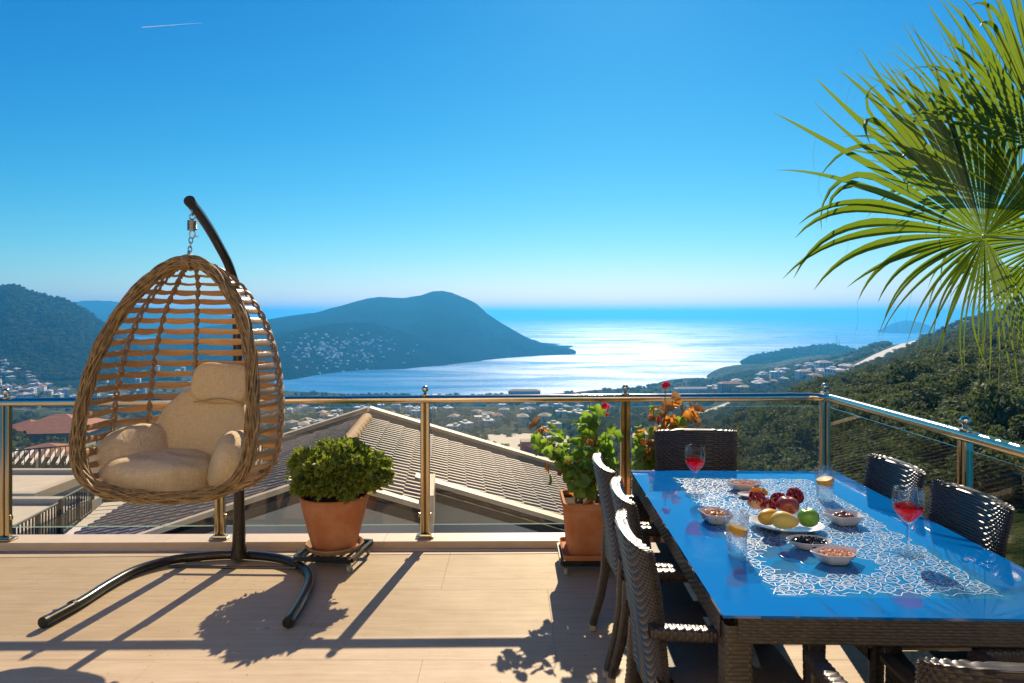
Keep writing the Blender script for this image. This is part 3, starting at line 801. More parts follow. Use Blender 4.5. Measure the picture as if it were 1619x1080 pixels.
# the remaining specks of the far town read as one mass
g = random.Random(66); b_ = MB(); c = 0
while c < 110:
    px, py = g.gauss(535, 50), g.gauss(553, 16)
    if not (446 < px < 660): continue
    h_ = hit(px, py, [3])
    if h_ is None: continue
    c += 1; b_.box((h_.x, h_.y, h_.z + 2), (g.uniform(4, 9), g.uniform(4, 7), g.uniform(2.5, 5)), rz=g.uniform(0, 3))
tag(b_.build('far_town', M['white_wall'], smooth=False), 'tiny white buildings scattered over the hill across the bay', kind='stuff')

# large hotel by the shore, red building, mast
def big_building(name, label, c, w_, d_, h_, wm, rm, rz=0.0, hip=True, wn=8):
    o = thing(name, label, 'building', c); o.rotation_euler.z = rz
    g = random.Random(3); wall, roof, _ = house_parts(w_, d_, h_, 'hip' if hip else 'flat', wm, rm, g)
    put('wall', wall.mesh('wall', wm, smooth=False), o); put('roof', roof.mesh('roof', rm, smooth=False), o)
    b_ = MB(); b_.box((0, 0, 0), (1.6, .2, 1.6)); wme = b_.mesh('window', M['window'], smooth=False)
    for fl in range(int(h_ / 3)):
        for q in range(wn): put('window', wme, o, (-w_ / 2 + (q + .5) * w_ / wn, -d_ / 2 - .05, fl * 3 + 1.7))
    return o
q = hit(829, 626); q = q if q is not None else at(829, 626, 1240)
big_building('hotel', 'long hotel with a reddish roof at the water edge', Vector((at(829, 626, 1235).x, 1235, SEA + 4)), 58, 14, 9, M['warm_wall'], M['red_roof'], wn=14)
q = hit(846, 722)
big_building('red_building', 'dark red flat roofed building with a pale sign in the valley', q, 17, 9, 9.5, M['red_wall'], M['pale_roof'], .1, False, 5)
q = hit(1155, 620); big_building('apartment_building', 'terracotta and white apartment block on the slope above the bay', q, 32, 12, 12, M['warm_wall'], M['red_roof'], .15, True, 9)
q = hit(1096, 622); big_building('apartment_building', 'long white apartment row above the bay behind the red flower', q, 60, 12, 8, M['white_wall'], M['pale_roof'], .1, True, 12)
q = at(1323, 547, 2450)
b_ = MB(); b_.tube([q, q + Vector((0, 0, 42))], [1.0, .5], 6); b_.tube([q + Vector((9, 0, 0)), q + Vector((9, 0, 26))], [.9, .5], 6)
for z_ in (12, 22, 32): b_.box(q + Vector((0, 0, z_)), (5, 1, 1))
tag(b_.build('radio_mast', M['fence_metal'], org=tuple(q)), 'pair of thin radio masts on the headland', 'mast')
# ------------------------------------------------------------------ neighbouring roof with barrel tiles
NA, FA = at(507, 763, 9.0), at(583, 662, 14.4)
zr = (NA.z + FA.z) / 2
NA.z = FA.z = zr
rd = (FA - NA); RL = rd.length; rd.normalize()
rp = Vector((rd.y, -rd.x, 0))
SL = .315
def rf(s_, u, dz=0.0):                      # s along the ridge, u to the right of it
    q = NA + rd * s_ + rp * u
    return Vector((q.x, q.y, zr - SL * abs(u) + dz))
nb = thing('neighbour_house', 'neighbouring house just below the terrace with a grey barrel tile gable roof', 'house', (NA.x, NA.y, -9))
UR, UL, ST, US = 4.15, 4.1, 1.25, 1.30
b_ = MB()
for u0, u1, s0 in ((-UL, 0, 0), (0, US, 0), (US, UR, ST)):
    a, b, c, d = rf(s0, u0, -.05), rf(s0, u1, -.05), rf(RL, u1, -.05), rf(RL, u0, -.05)
    b_.poly([a, b, c, d], (0, 0, -.12))
b_.build('roof_deck', M['roof_pan_shade'], nb, smooth=False)
b_ = MB()
def prism_wall(s_, u0, u1, th, mbx, z0=-9, dz=-.18):
    a, b = rf(s_, u0, dz), rf(s_, u1, dz)
    mbx.poly([Vector((a.x, a.y, z0)), Vector((b.x, b.y, z0)), b, a], rd * th)
prism_wall(-.0, -UL, 0, .2, b_); prism_wall(0, 0, US, .2, b_)
prism_wall(RL - .2, -UL, 0, .2, b_); prism_wall(RL - .2, 0, UR, .2, b_)
prism_wall(ST, US, UR, .2, b_)
for u_, s0 in ((US - .1, 0.2), (UR - .15, ST + .2), (-UL + .15, .2)):
    a, b = rf(s0, u_, -.18), rf(RL if u_ != US - .1 else ST + .15, u_, -.18)
    b_.poly([Vector((a.x, a.y, -9)), Vector((b.x, b.y, -9)), b, a], rp * .12)
b_.build('wall', M['plaster'], nb, smooth=False)
def coping(s_, u0, u1, wd=.26, th=.07, lift=.10):
    c_ = MB(); a, b = rf(s_, u0, lift), rf(s_, u1, lift)
    c_.poly([a, b, b + Vector((0, 0, -th)), a + Vector((0, 0, -th))], rd * wd)
    return c_.build('coping', M['coping'], nb, smooth=False)
coping(-.06, -UL, -.02); coping(-.06, .02, US + .1); coping(ST - .1, US - .12, UR + .1, lift=.14)
coping(RL - .10, -UL - .1, -.02, .30, .07, .26); coping(RL - .10, .02, UR + .1, .30, .07, .26)
b_ = MB()
for u0, u1 in ((-UL - .1, 0), (0, UR + .1)):
    a, b = rf(RL, u0, .16), rf(RL, u1, .16); b_.poly([a, b, b - Vector((0, 0, .4)), a - Vector((0, 0, .4))], rd * .18)
b_.build('parapet', M['plaster'], nb, smooth=False)
b_ = MB(); a = rf(.0, US + .05, 0); b_.box(a + Vector((0, .55, -.02)), (.16, 1.25, .5), rz=math.atan2(-rd.x, rd.y)); b_.build('step_wall', M['coping'], nb, smooth=False)
b_ = MB()
for k in range(14):
    s0 = .1 + k * (RL - .5) / 14
    b_.tube([rf(s0, 0, .05), rf(s0 + (RL - .5) / 14 + .04, 0, .065)], [.135, .12], 12)
b_.build('ridge_tiles', M['saucer'], nb)
# one barrel tile, long axis down the slope
b_ = MB(); n = 6; vs, fs = [], []
for e, (x_, r_) in enumerate(((0, .058), (.355, .070))):
    for k in range(n + 1):
        a = PI * k / n; vs.append((x_, math.cos(a) * r_, math.sin(a) * r_ * 1.35 + .016 * (1 - e)))
for e, (x_, r_) in enumerate(((0, .046), (.355, .058))):
    for k in range(n + 1):
        a = PI * k / n; vs.append((x_, math.cos(a) * r_, math.sin(a) * r_ * 1.35 + .016 * (1 - e)))
for k in range(n):
    fs.append((k, k + 1, n + 2 + k, n + 1 + k)); fs.append((n + 1 + k, n + 2 + k, 3 * n + 4 + k, 3 * n + 3 + k))
b_.add(vs, fs); tile_me = b_.mesh('roof_tile', M['roof_tile'])
tiles = []
npitch = .196
for side in (1, -1):
    for i in range(int((RL - .3) / npitch)):
        s0 = .16 + i * npitch
        for j in range(int(4.1 / .30)):
            u = .10 + j * .30
            if side > 0 and u > US - .3 and s0 < ST + .2: continue
            tiles.append((side, s0, u))
tiles.sort(key=lambda q: (q[0] < 0, q[1] if q[0] > 0 else q[1]))
restb = MB(); g = random.Random(4)
TV = np.array([v.co[:] for v in tile_me.vertices]); TF = [p.vertices[:] for p in tile_me.polygons]
for k, (side, s0, u) in enumerate(tiles):
    q = rf(s0 + g.uniform(-.006, .006), side * u, .0 + .012)
    ang = math.atan(SL)
    ex = Vector((rp.x * side * math.cos(ang), rp.y * side * math.cos(ang), -math.sin(ang) + .07)).normalized()
    ey = rd * (1 if side > 0 else -1); ez = ex.cross(ey)
    if ez.z < 0: ey = -ey; ez = ex.cross(ey)
    m3 = Matrix((ex, ey, ez)).transposed()
    if k < 300:
        o = put('tile', tile_me, nb, q - nb.location); o.rotation_euler = m3.to_euler(); o.rotation_euler.x += g.uniform(-.02, .02)
    else:
        restb.add([m3 @ Vector(v) + q for v in TV], TF)
tag(restb.build('tile_field', M['roof_tile'], nb), kind='stuff')

# ------------------------------------------------------------------ garden structures lower left
def flat_roof(px0, px1, pya, pyb, z, label):
    Ya, Yb = F * (EYE - z) / (pya - HY), F * (EYE - z) / (pyb - HY)
    Yc = (Ya + Yb) / 2; X0, X1 = (px0 - CX) * Yc / F, (px1 - CX) * Yc / F
    o = thing('flat_roof_annex', label, 'building', ((X0 + X1) / 2, Yc, z - 3.6)); cx_ = (X0 + X1) / 2; W_, D_ = X1 - X0, Ya - Yb
    q = MB(); q.box((cx_, Yc, z - 1.9), (W_, D_, 3.6)); q.build('wall', M['plaster'], o, smooth=False)
    q = MB(); q.box((cx_, Yc, z - .05), (W_ - .7, D_ - .5, .1)); q.build('roof_surface', M['patio'], o, smooth=False)
    for (a, b, c, d) in ((0, D_ / 2, W_ + .3, .3), (0, -D_ / 2, W_ + .3, .3), (W_ / 2, 0, .3, D_ - .3), (-W_ / 2, 0, .3, D_ - .3)):
        q = MB(); q.box((cx_ + a, Yc + b, z), (c, d, .34)); q.build('parapet', M['coping'] if c < 1 else M['plaster'], o, smooth=False)
flat_roof(-200, 106, 748, 786, -5.2, 'flat roofed annex with a pale surface, farther of the two lower left')
flat_roof(-190, 92, 795, 852, -4.6, 'flat roofed annex with a pale surface, nearer of the two lower left')

def fence(name, label, p0, p1, h, nb_=20, cat='fence', posts=4, rails=True):
    o = thing(name, label, cat, tuple(p0)); p0, p1 = Vector(p0), Vector(p1); up = Vector((0, 0, h))
    q = MB(); q.tube([p0 + up, p1 + up], .035, 6); q.build('top_rail', M['fence_metal'], o)
    q = MB(); q.tube([p0 + up * .12, p1 + up * .12], .02, 6); q.build('bottom_rail', M['fence_metal'], o)
    for k in range(posts + 1):
        a = p0.lerp(p1, k / posts); q = MB(); q.box(a + up * .5, (.09, .09, h)); q.build('post', M['fence_metal'], o, smooth=False)
    q = MB(); q.box((0, 0, 0), (.03, .03, h * .88)); me = q.mesh('baluster', M['fence_metal'], smooth=False)
    for k in range(nb_):
        a = p0.lerp(p1, (k + .5) / nb_); put('baluster', me, o, a + up * .56 - p0)
fence('garden_fence', 'dark metal fence running behind the flat roofs', at(-120, 762, 34), at(124, 740, 34), 1.15, 30)
fence('garden_fence', 'thin dark fence along the lawn below the swing chair', at(150, 790, 31), at(260, 800, 24), .9, 24)
fence('stair_railing', 'sloping metal stair railing beside the lawn', at(20, 905, 15), at(93, 855, 18), 1.0, 14, 'railing', 2)
fence('stair_railing', 'upper flight of metal stair railing climbing past the lawn', at(96, 850, 18), at(146, 812, 22), 1.0, 12, 'railing', 2)
# stair slab beside the railing
b_ = MB()
for k in range(12):
    q = at(112 + k * 7, 868 - k * 6.2, 16.5 + k * .35); b_.box(q, (.95, .4, .16), rz=.3)
tag(b_.build('garden_stair', M['patio'], smooth=False, org=tuple(at(112, 868, 16.5))), 'pale stone steps going down beside the lawn', 'stairs')
o = thing('pergola', 'open slatted pergola beyond the garden fence', 'pergola', tuple(at(40, 740, 42)))
for k in range(15):
    a0 = at(-60 + k * 13, 722, 40); q = MB(); q.box(a0, (.10, 4.5, .12), rz=.5); q.build('slat', M['white_wall'], o, smooth=False)
for k in range(4):
    a0 = at(-60 + k * 60, 724, 39); q = MB(); q.box(a0 - Vector((0, 0, 1.2)), (.14, .14, 2.4)); q.build('post', M['white_wall'], o, smooth=False)
def tiled_house(px, py, Y, w_, d_, h_, rz, label):
    c = at(px, py, Y); c.z -= h_; o = thing('tiled_house', label, 'house', tuple(c)); o.rotation_euler.z = rz
    g_ = random.Random(2); wall, roof, wins = house_parts(w_, d_, h_, 'hip', None, None, g_)
    put('wall', wall.mesh('wall', M['warm_wall'], smooth=False), o); put('roof', roof.mesh('roof', M['red_roof'], smooth=False), o)
    for q in wins: put('window', q.mesh('window', M['window'], smooth=False), o)
tiled_house(96, 676, 66, 7.0, 6, 3.5, .15, 'house with an orange tiled roof, larger of the pair beyond the pergola')
tiled_house(48, 680, 70, 5.0, 5, 3.5, -.1, 'house with an orange tiled roof, smaller of the pair beyond the pergola')
tiled_house(75, 715, 48, 3.2, 3, 2.2, .4, 'small tiled garden pavilion behind the pergola')

# ------------------------------------------------------------------ terrace floor, kerb
def railY(X): return 4.585 + .021 * (X + 1.0)
def sideX(Y): return 2.135 - .0246 * (4.65 - Y)
TR = 0.026
def kY(X): return 4.505 + .012 * (X + 1)
b_ = MB()
pts = [(-5.2, -2.4), (2.13 + .05, -2.4), (sideX(4.7) + .06, kY(2.1) + .19), (-5.2, kY(-5.2) + .19)]
b_.poly([(x, y, -.30) for x, y in pts], (0, 0, .294))
tag(b_.build('terrace_slab', M['grout'], smooth=False), kind='structure')
fl = bpy.data.objects.new('terrace_floor', None); C.objects.link(fl); tag(fl, 'sunlit cream travertine terrace floor', kind='structure')
TL, TW = 1.2, .78
g = random.Random(12)
row = 0; y = -2.4
tile_cache = {}
while y < 4.49:
    y1 = y + TW
    if y1 > 4.49: y1 = 4.49
    x = -5.2 - (row % 2) * .6
    while x < 2.1:
        x1 = min(x + TL, 2.10)
        xa = max(x, -5.2)
        if x1 - xa > .05:
            q = MB(); q.box(((xa + x1) / 2, (y + y1) / 2, -.004), (x1 - xa - .0007, y1 - y - .0007, .0085 + 0 * g.uniform(0, .0004)), bev=.0008)
            o = q.mesh('tile', M['travertine'], ((xa + x1) / 2, (y + y1) / 2, 0), smooth=False)
            ob = put('tile', o, fl, ((xa + x1) / 2, (y + y1) / 2, g.uniform(0, .0002)))
        x += TL
    y += TW; row += 1
kb = bpy.data.objects.new('kerb', None); C.objects.link(kb); tag(kb, 'low marble kerb under the glass railing', kind='structure')
x = -5.2
while x < 2.1:
    x1 = min(x + 1.45, 2.2)
    ya, yb = kY(x), kY(x1)
    q = MB(); q.poly([(x + .001, ya, .0), (x1 - .001, yb, .0), (x1 - .001, yb + .17, .0), (x + .001, ya + .17, .0)], (0, 0, .05)); q.build('cap_stone', M['coping'], smooth=False).parent = kb
    x = x1
y = -2.4
while y < 4.4:
    y1 = min(y + 1.45, 4.49)
    q = MB(); q.poly([(sideX(y) - .03, y + .001, .0), (sideX(y) + .12, y + .001, .0), (sideX(y1) + .12, y1 - .001, .0), (sideX(y1) - .03, y1 - .001, .0)], (0, 0, .05)); q.build('cap_stone', M['coping'], smooth=False).parent = kb
    y = y1
b_ = MB(); b_.box((-1.5, kY(-1.5) - .012, .0005), (7.2, .022, .004)); tag(b_.build('kerb_joint', M['ceramic'], smooth=False), kind='structure')
# lower storey under the terrace and the villa behind
b_ = MB(); b_.box((-1.5, .9, -5.3), (7.4, 6.9, 9.99)); tag(b_.build('retaining_wall', M['plaster'], smooth=False, org=(0, 0, -8)), 'plaster retaining wall carrying the terrace', 'wall')
o = thing('villa_facade', 'cream villa wall with glass doors behind the terrace', 'wall', (0, -2.6, 0))
for (x0, x1, z0, z1) in ((-5.3, -3.2, 0, 2.3), (-1.2, -.2, 0, 2.3), (2.0, 3.0, 0, 2.3), (-5.3, 3.0, 2.3, 5.5)):
    q = MB(); q.box(((x0 + x1) / 2, -2.55, (z0 + z1) / 2), (x1 - x0 - .004, .3, z1 - z0 - .004)); q.build('wall', M['cream'], o, smooth=False)
for (x0, x1) in ((-3.2, -1.2), (-.2, 2.0)):
    q = MB(); q.box(((x0 + x1) / 2, -2.6, 1.15), (x1 - x0 - .01, .04, 2.28)); q.build('glass_door', M['window'], o, smooth=False)

# ------------------------------------------------------------------ railing
rl = thing('terrace_railing', 'bronze toned steel railing with clear glass panels round the terrace edge', 'railing', (0, 4.6, 0))
RZ = .972
def rz_(X): return RZ + .004 * (X + 2)
post_x = [(a - CX) * 4.585 / F for a in (-650, -315, 18, 350, 672, 990)]
corner = Vector((2.135, 4.65, rz_(2.135)))
def ball(mb_, c, r, n=12):
    return mb_.lathe([(max(1e-4, r * math.sin(PI * k / n)), -r * math.cos(PI * k / n)) for k in range(n + 1)], c, 14)
def make_post(X, Y, side=False):
    base = Vector((X, Y, .05)); top = rz_(X) - .02
    q = MB()
    a = 0 if not side else PI / 2
    for dx in (-.0185, .0185):
        d = Vector((dx, 0, 0)) if not side else Vector((0, dx, 0))
        q.box(base + d + Vector((0, 0, (top - .05) / 2)), (.026, .042, top - .05), rz=a, bev=.005)
    p = q.build('post', M['steel'], rl); par = p
    q = MB(); q.box(base + Vector((0, 0, (top - .05) / 2)), (.0125, .03, top - .06), rz=a); q.build('groove', M['steel_dark'], par, smooth=False)
    q = MB(); q.box(base + Vector((0, 0, .008)), (.12, .075, .016), rz=a, bev=.004); q.tube([base + Vector((-.03, -.03, .02)), base + Vector((.05, -.03, .02))], .012, 8); q.build('base_flange', M['steel'], par)
    q = MB(); c = Vector((X, Y, rz_(X) + .027)); q.lathe([(.030, 0), (.030, .004), (.014, .008), (.009, .018), (.012, .021)], c, 16); ball(q, c + Vector((0, 0, .042)), .023); q.build('ball_finial', M['rail'], par)
    q = MB()
    for zz in (.20,):
        for s_ in (-1, 1):
            d = Vector((s_ * .038, 0, zz)) if not side else Vector((0, s_ * .038, zz))
            q.box(Vector((X, Y, 0)) + d, (.012, .02, .03), rz=a, bev=.003)
    q.build('glass_clamp', M['steel'], par)
for X in post_x: make_post(X, railY(X))
make_post(corner.x - .004, corner.y)
side_y = [3.16, 1.70, .2, -1.3]
for Y in side_y: make_post(sideX(Y), Y, True)
# front rail, bend, side rail
pts = [Vector((X, railY(X), rz_(X))) for X in np.linspace(-5.2, 1.98, 20)]
c0, c2 = Vector((1.98, railY(1.98), rz_(1.98))), Vector((sideX(4.50), 4.50, rz_(2.13)))
for k in range(1, 9):
    t_ = k / 9; pts.append(c0 * (1 - t_) ** 2 + corner * 2 * t_ * (1 - t_) + c2 * t_ ** 2)
pts += [Vector((sideX(Y), Y, rz_(2.13))) for Y in np.linspace(4.5, -2.4, 18)]
q = MB(); q.tube(pts, .0275, 20); q.build('handrail', M['rail'], rl)
q = MB(); X = (1250 - CX) * 4.63 / F; q.tube([(X - .02, railY(X), rz_(X)), (X + .02, railY(X), rz_(X))], .0295, 20); q.build('rail_joint', M['rail'], rl)
def panel(a, b, m_, z0=.137, z1=.925):
    a, b = Vector(a), Vector(b); d = (b - a).normalized(); n_ = Vector((d.y, -d.x, 0)) * .004
    q = MB(); q.poly([a + n_, b + n_, b - n_, a - n_], (0, 0, z1 - z0)); o_ = q.build('glass_panel', m_, rl, smooth=False)
    e = MB(); e.tube([a + Vector((0, 0, -.001)), b + Vector((0, 0, -.001))], .0035, 6); e.build('glass_edge', M['glass_edge'], o_)
M['glass_edge'] = mat('glass_edge', (.55, .72, .68), rough=.15, transl=.5, tcol=(.7, .9, .85))
xs = [-5.2] + [x for x in post_x] + [corner.x]
for a, b in zip(xs[:-1], xs[1:]):
    panel((a + .042, railY(a), .137), (b - .042, railY(b), .137), M['glass'])
ys = [corner.y] + side_y + [-2.4]
for a, b in zip(ys[:-1], ys[1:]):
    panel((sideX(a), a - .042, .137), (sideX(b), b + .042, .137), M['glass_side'])
# ------------------------------------------------------------------ hanging egg chair: stand
def spline(pts, n):
    """Catmull-Rom through pts, n samples"""
    P_ = [Vector(p) for p in pts]; P_ = [P_[0] * 2 - P_[1]] + P_ + [P_[-1] * 2 - P_[-2]]; out_ = []
    m_ = len(P_) - 3
    for i in range(n):
        u = i / (n - 1) * m_; k = min(int(u), m_ - 1); t_ = u - k
        a, b, c, d = P_[k:k + 4]
        out_.append(.5 * ((2 * b) + (c - a) * t_ + (2 * a - 5 * b + 4 * c - d) * t_ ** 2 + (3 * b - a - 3 * c + d) * t_ ** 3))
    return out_
st = thing('swing_chair_stand', 'dark curved tube stand holding the hanging egg chair', 'stand', (-1.72, 4.2, 0))
zt = .032
arc = [on(px, py + 0, zt) for px, py in ((69, 984), (126, 953), (172, 924), (214, 902), (264, 887), (306, 881), (364, 877), (421, 880), (460, 888), (484, 903), (489, 921), (475, 953), (456, 984))]
q = MB(); q.tube(spline(arc, 90), .027, 16); q.build('base_tube', M['stand'], st)
for e, i in ((0, 1), (-1, -2)):
    a, b = arc[e], arc[i]; d = (b - a).normalized(); q = MB(); q.tube([a - d * .006, a + d * .02], .0285, 14); q.build('end_cap', M['black_iron'], st)
q = MB(); q.tube([on(118, 957, zt), on(112, 960, zt)], .031, 14); a = on(100, 966, .01); q.box(a, (.05, .09, .018), rz=-.9); q.build('foot_pad', M['black_iron'], st)
q = MB(); q.tube([on(266, 896, .03), on(468, 898, .03)], .010, 8); q.build('crossbar', M['stand'], st)
PB = on(378, 882, .03)
arm = [PB + Vector((0, 0, .55)), at(376, 700, PB.y), at(376, 560, PB.y), at(374, 500, 4.27), at(372, 455, 4.24), at(362, 420, 4.14), at(347, 390, 3.97), at(333, 365, 3.80), at(318, 342, 3.63), at(300, 318, 3.45)]
q = MB(); q.tube(spline(arm, 70), .027, 16); q.build('pole', M['stand'], st)
q = MB(); q.tube([PB, PB + Vector((0, 0, .1)), PB + Vector((0, 0, .36)), PB + Vector((0, 0, .58))], [.050, .040, .032, .031], 16); q.build('lower_sleeve', M['stand'], st)
a, d = arm[-1], (arm[-2] - arm[-1]).normalized(); q = MB(); q.tube([a - d * .005, a + d * .02], .0285, 14); q.build('end_cap', M['black_iron'], st)

def torus(mb_, c, R_, r_, ax, n=20, m_=8, stretch=1.0, sdir=None):
    ax = Vector(ax).normalized(); u = ax.orthogonal().normalized()
    if sdir is not None: u = Vector(sdir).normalized()
    v = ax.cross(u)
    mb_.tube([Vector(c) + u * (R_ * stretch * math.cos(2 * PI * k / n)) + v * (R_ * math.sin(2 * PI * k / n)) for k in range(n)], r_, m_, closed=True, up=ax)
hk = at(304, 336, 3.50)
ch = thing('suspension_chain', 'steel spring and chain between the stand and the egg chair', 'chain', tuple(hk))
q = MB(); torus(q, hk + Vector((0, 0, .008)), .016, .0035, (1, .3, 0), stretch=1.5, sdir=(0, 0, 1)); torus(q, hk - Vector((0, 0, .022)), .014, .0035, (0, 1, 0)); q.build('hook', M['chrome'], ch)
q = MB(); n = 90; q.tube([hk + Vector((.021 * math.cos(k / n * 14 * PI), .021 * math.sin(k / n * 14 * PI), -.040 - .052 * k / n)) for k in range(n)], .0040, 6); q.build('spring', M['chrome'], ch)
q = MB(); torus(q, hk - Vector((0, 0, .112)), .017, .0035, (.3, 1, 0), stretch=1.2, sdir=(0, 0, 1)); q.tube([hk + Vector((.005, 0, -.118)), hk + Vector((.03, 0, -.124))], .003, 6); q.build('ring', M['chrome'], ch)
q = MB(); torus(q, (0, 0, 0), .0085, .0028, (0, 1, 0), 16, 6, 1.9, (0, 0, 1)); lk = q.mesh('chain_link', M['chrome'])
HT = at(298, 413, 3.47)
for k in range(6):
    put('chain_link', lk, ch, (.0 + (HT.x - hk.x) * (k + 4) / 10, (HT.y - hk.y) * (k + 4) / 10, -.145 - k * .0225), (0, 0, (k % 2) * PI / 2 + .3))

# ------------------------------------------------------------------ hanging egg chair: shell
EH = 1.15
eg = thing('hanging_egg_chair', 'woven rattan hanging egg chair at the left end of the terrace', 'chair', (HT.x, HT.y, HT.z - EH))
rimd = [(0, 0), (.07, .012), (.158, .055), (.242, .125), (.318, .215), (.375, .315), (.418, .43), (.443, .55), (.455, .67), (.456, .77), (.44, .855), (.395, .925), (.31, .97), (.17, .993), (0, 1.0)]
YR = .20
def rimp(w_, d_, side=1): return Vector((HT.x - .035 * d_ - .022 * math.sin(PI * min(1, d_)) + side * w_ * .965, HT.y - YR * d_ ** 1.1, HT.z - EH * d_))
half = spline([(a, b, 0) for a, b in rimd], 200)
cum = [0]
for i in range(1, 200):
    a, b = half[i - 1], half[i]; cum.append(cum[-1] + math.hypot(b.x - a.x, (b.y - a.y) * EH))
def rim_at(f):                                     # fraction of the rim length from the top
    s_ = f * cum[-1]; return float(np.interp(s_, cum, [h.x for h in half])), float(np.interp(s_, cum, [h.y for h in half]))
loop = [rimp(*rim_at(k / 60), 1) for k in range(60)] + [rimp(*rim_at(1 - k / 60), -1) for k in range(60)]
NL = len(loop)
g = random.Random(21)
ctr = Vector((HT.x, HT.y - .1, HT.z - .7))
# rim: a core and many twisted strands
q = MB(); q.tube(loop, .021, 10, closed=True, up=(0, 1, 0)); rimo = q.build('rim', M['rattan_rim'], eg)
for sI in range(22):
    ph = 2 * PI * sI / 22; rr = .0255 if sI % 2 else .028; tw = (7, -5, 4, -8)[sI % 4]
    pp = []
    for k in range(NL * 3):
        f = k / (NL * 3); i = int(f * NL); t_ = f * NL - i
        a, b = loop[i], loop[(i + 1) % NL]; c = a.lerp(b, t_); T_ = (b - a).normalized(); N1 = (c - ctr); N1 = (N1 - T_ * N1.dot(T_)).normalized(); N2 = T_.cross(N1)
        an = ph + tw * f * 2 * PI * .5; r2 = rr * (1 + .12 * math.sin(f * 90 + sI))
        pp.append(c + N1 * math.cos(an) * r2 + N2 * math.sin(an) * r2 * 1.15)
    q = MB(); q.tube(pp, .0048, 5, closed=True, cap=False); q.build('strand', M['rattan_rim'], rimo)
q = MB()
for k in range(5): torus(q, HT + Vector((-.012 + k * .007, 0, -.004)), .036, .0045, (1, 0, 0), 18, 6)
q.build('top_binding', M['rattan_knot'], eg)
q = MB(); torus(q, HT + Vector((.0, 0, .035)), .016, .0035, (1, .4, 0)); q.build('hanging_ring', M['chrome'], eg)

def backp(f):                                      # back curve of the shell
    w_, d_ = rim_at(f)
    D_ = float(np.interp(f, [0, .06, .15, .3, .45, .6, .72, .82, .9, 1], [.02, .15, .28, .42, .52, .57, .56, .50, .38, .22]))
    dz = float(np.interp(f, [0, .3, .6, .75, .9, 1], [0, -.01, -.03, -.06, -.075, -.065]))
    p = rimp(0, d_)
    return Vector((p.x, p.y + D_, p.z + dz))
def shell(f, th, lift=0.0):
    """th 0 = right rim, pi = left rim"""
    w_, d_ = rim_at(f); Rr, Lr, B = rimp(w_, d_, 1), rimp(w_, d_, -1), backp(f)
    mid = (Rr + Lr) / 2; cx_ = math.cos(th); sx_ = math.sin(th)
    e = .80
    x_ = math.copysign(abs(cx_) ** e, cx_) * (1 + .34 * sx_ * (1 if f < .93 else 0)); y_ = abs(sx_) ** e
    return mid + (Rr - mid) * x_ + (B - mid) * y_
mer = [R(a) for a in (24, 50, 76, 102, 128, 154)]
NH = 27
g = random.Random(31)
for h_ in range(1, NH):
    f = .045 + (h_ - .5) * (.945 / (NH - 1)); ths = np.linspace(0.0, PI, 49); P_ = []
    wd = .0175 if f > .16 else .011
    j1 = g.uniform(-.0015, .0015)
    ring_ = []
    for th in ths:
        c = shell(f, th)
        dth = min(abs(th - m_) for m_ in mer)
        sag = .006 * (1 - math.exp(-(dth / .13) ** 2)) * (1 if f < .8 else .4)
        up_ = (shell(max(0, f - .012), th) - shell(min(1, f + .012), th)).normalized()
        tg = (shell(f, min(PI, th + .02)) - shell(f, max(0, th - .02))).normalized()
        nn = tg.cross(up_).normalized()
        c = c - Vector((0, 0, sag + j1)) + nn * .0015 * math.sin(th * 11 + h_)
        ww = wd * (1.0 + .12 * math.sin(th * 9 + h_ * 2.1)) * (.66 + .34 * (1 - math.exp(-(dth / .06) ** 2)))
        ring_.append([c + up_ * ww + nn * 0, c + up_ * ww * .6 + nn * .0035, c - up_ * ww * .6 + nn * .0035, c - up_ * ww, c - up_ * ww * .6 - nn * .0035, c + up_ * ww * .6 - nn * .0035])
    q = MB(); q.grid(np.array([[list(v) for v in r_] for r_ in np.array(ring_).transpose(1, 0, 2)]), wrap_u=True); q.build('slat', M['rattan_slat'], eg)
q = MB(); q.tube([(0, 0, -.019), (0, 0, 0), (0, 0, .019)], [.006, .0105, .006], 6); knot_me = q.mesh('binding_knot', M['rattan_knot'])
# vertical ropes: two strands crossing between the slats
for mi, th in enumerate(mer):
    for ph in (0, PI):
        pp = []
        f0, f1 = .05, .985
        n = NH * 12
        for k in range(n):
            f = f0 + (f1 - f0) * k / (n - 1)
            c = shell(f, th); tg = (shell(f, min(PI, th + .02)) - shell(f, max(0, th - .02))).normalized()
            up_ = (shell(max(0, f - .01), th) - shell(min(1, f + .01), th)).normalized(); nn = tg.cross(up_)
            an = (f - .045) / (.945 / (NH - 1)) * PI + ph
            pp.append(c + nn * .010 * math.cos(an) + tg * .0085 * math.sin(an))
        q = MB(); q.tube(pp, .0072, 6); q.build('rope', M['rattan_knot'], eg)
    for h_ in range(1, NH):
        f = .045 + (h_ - .5) * (.945 / (NH - 1)); put('binding_knot', knot_me, eg, shell(f, th) - eg.location)

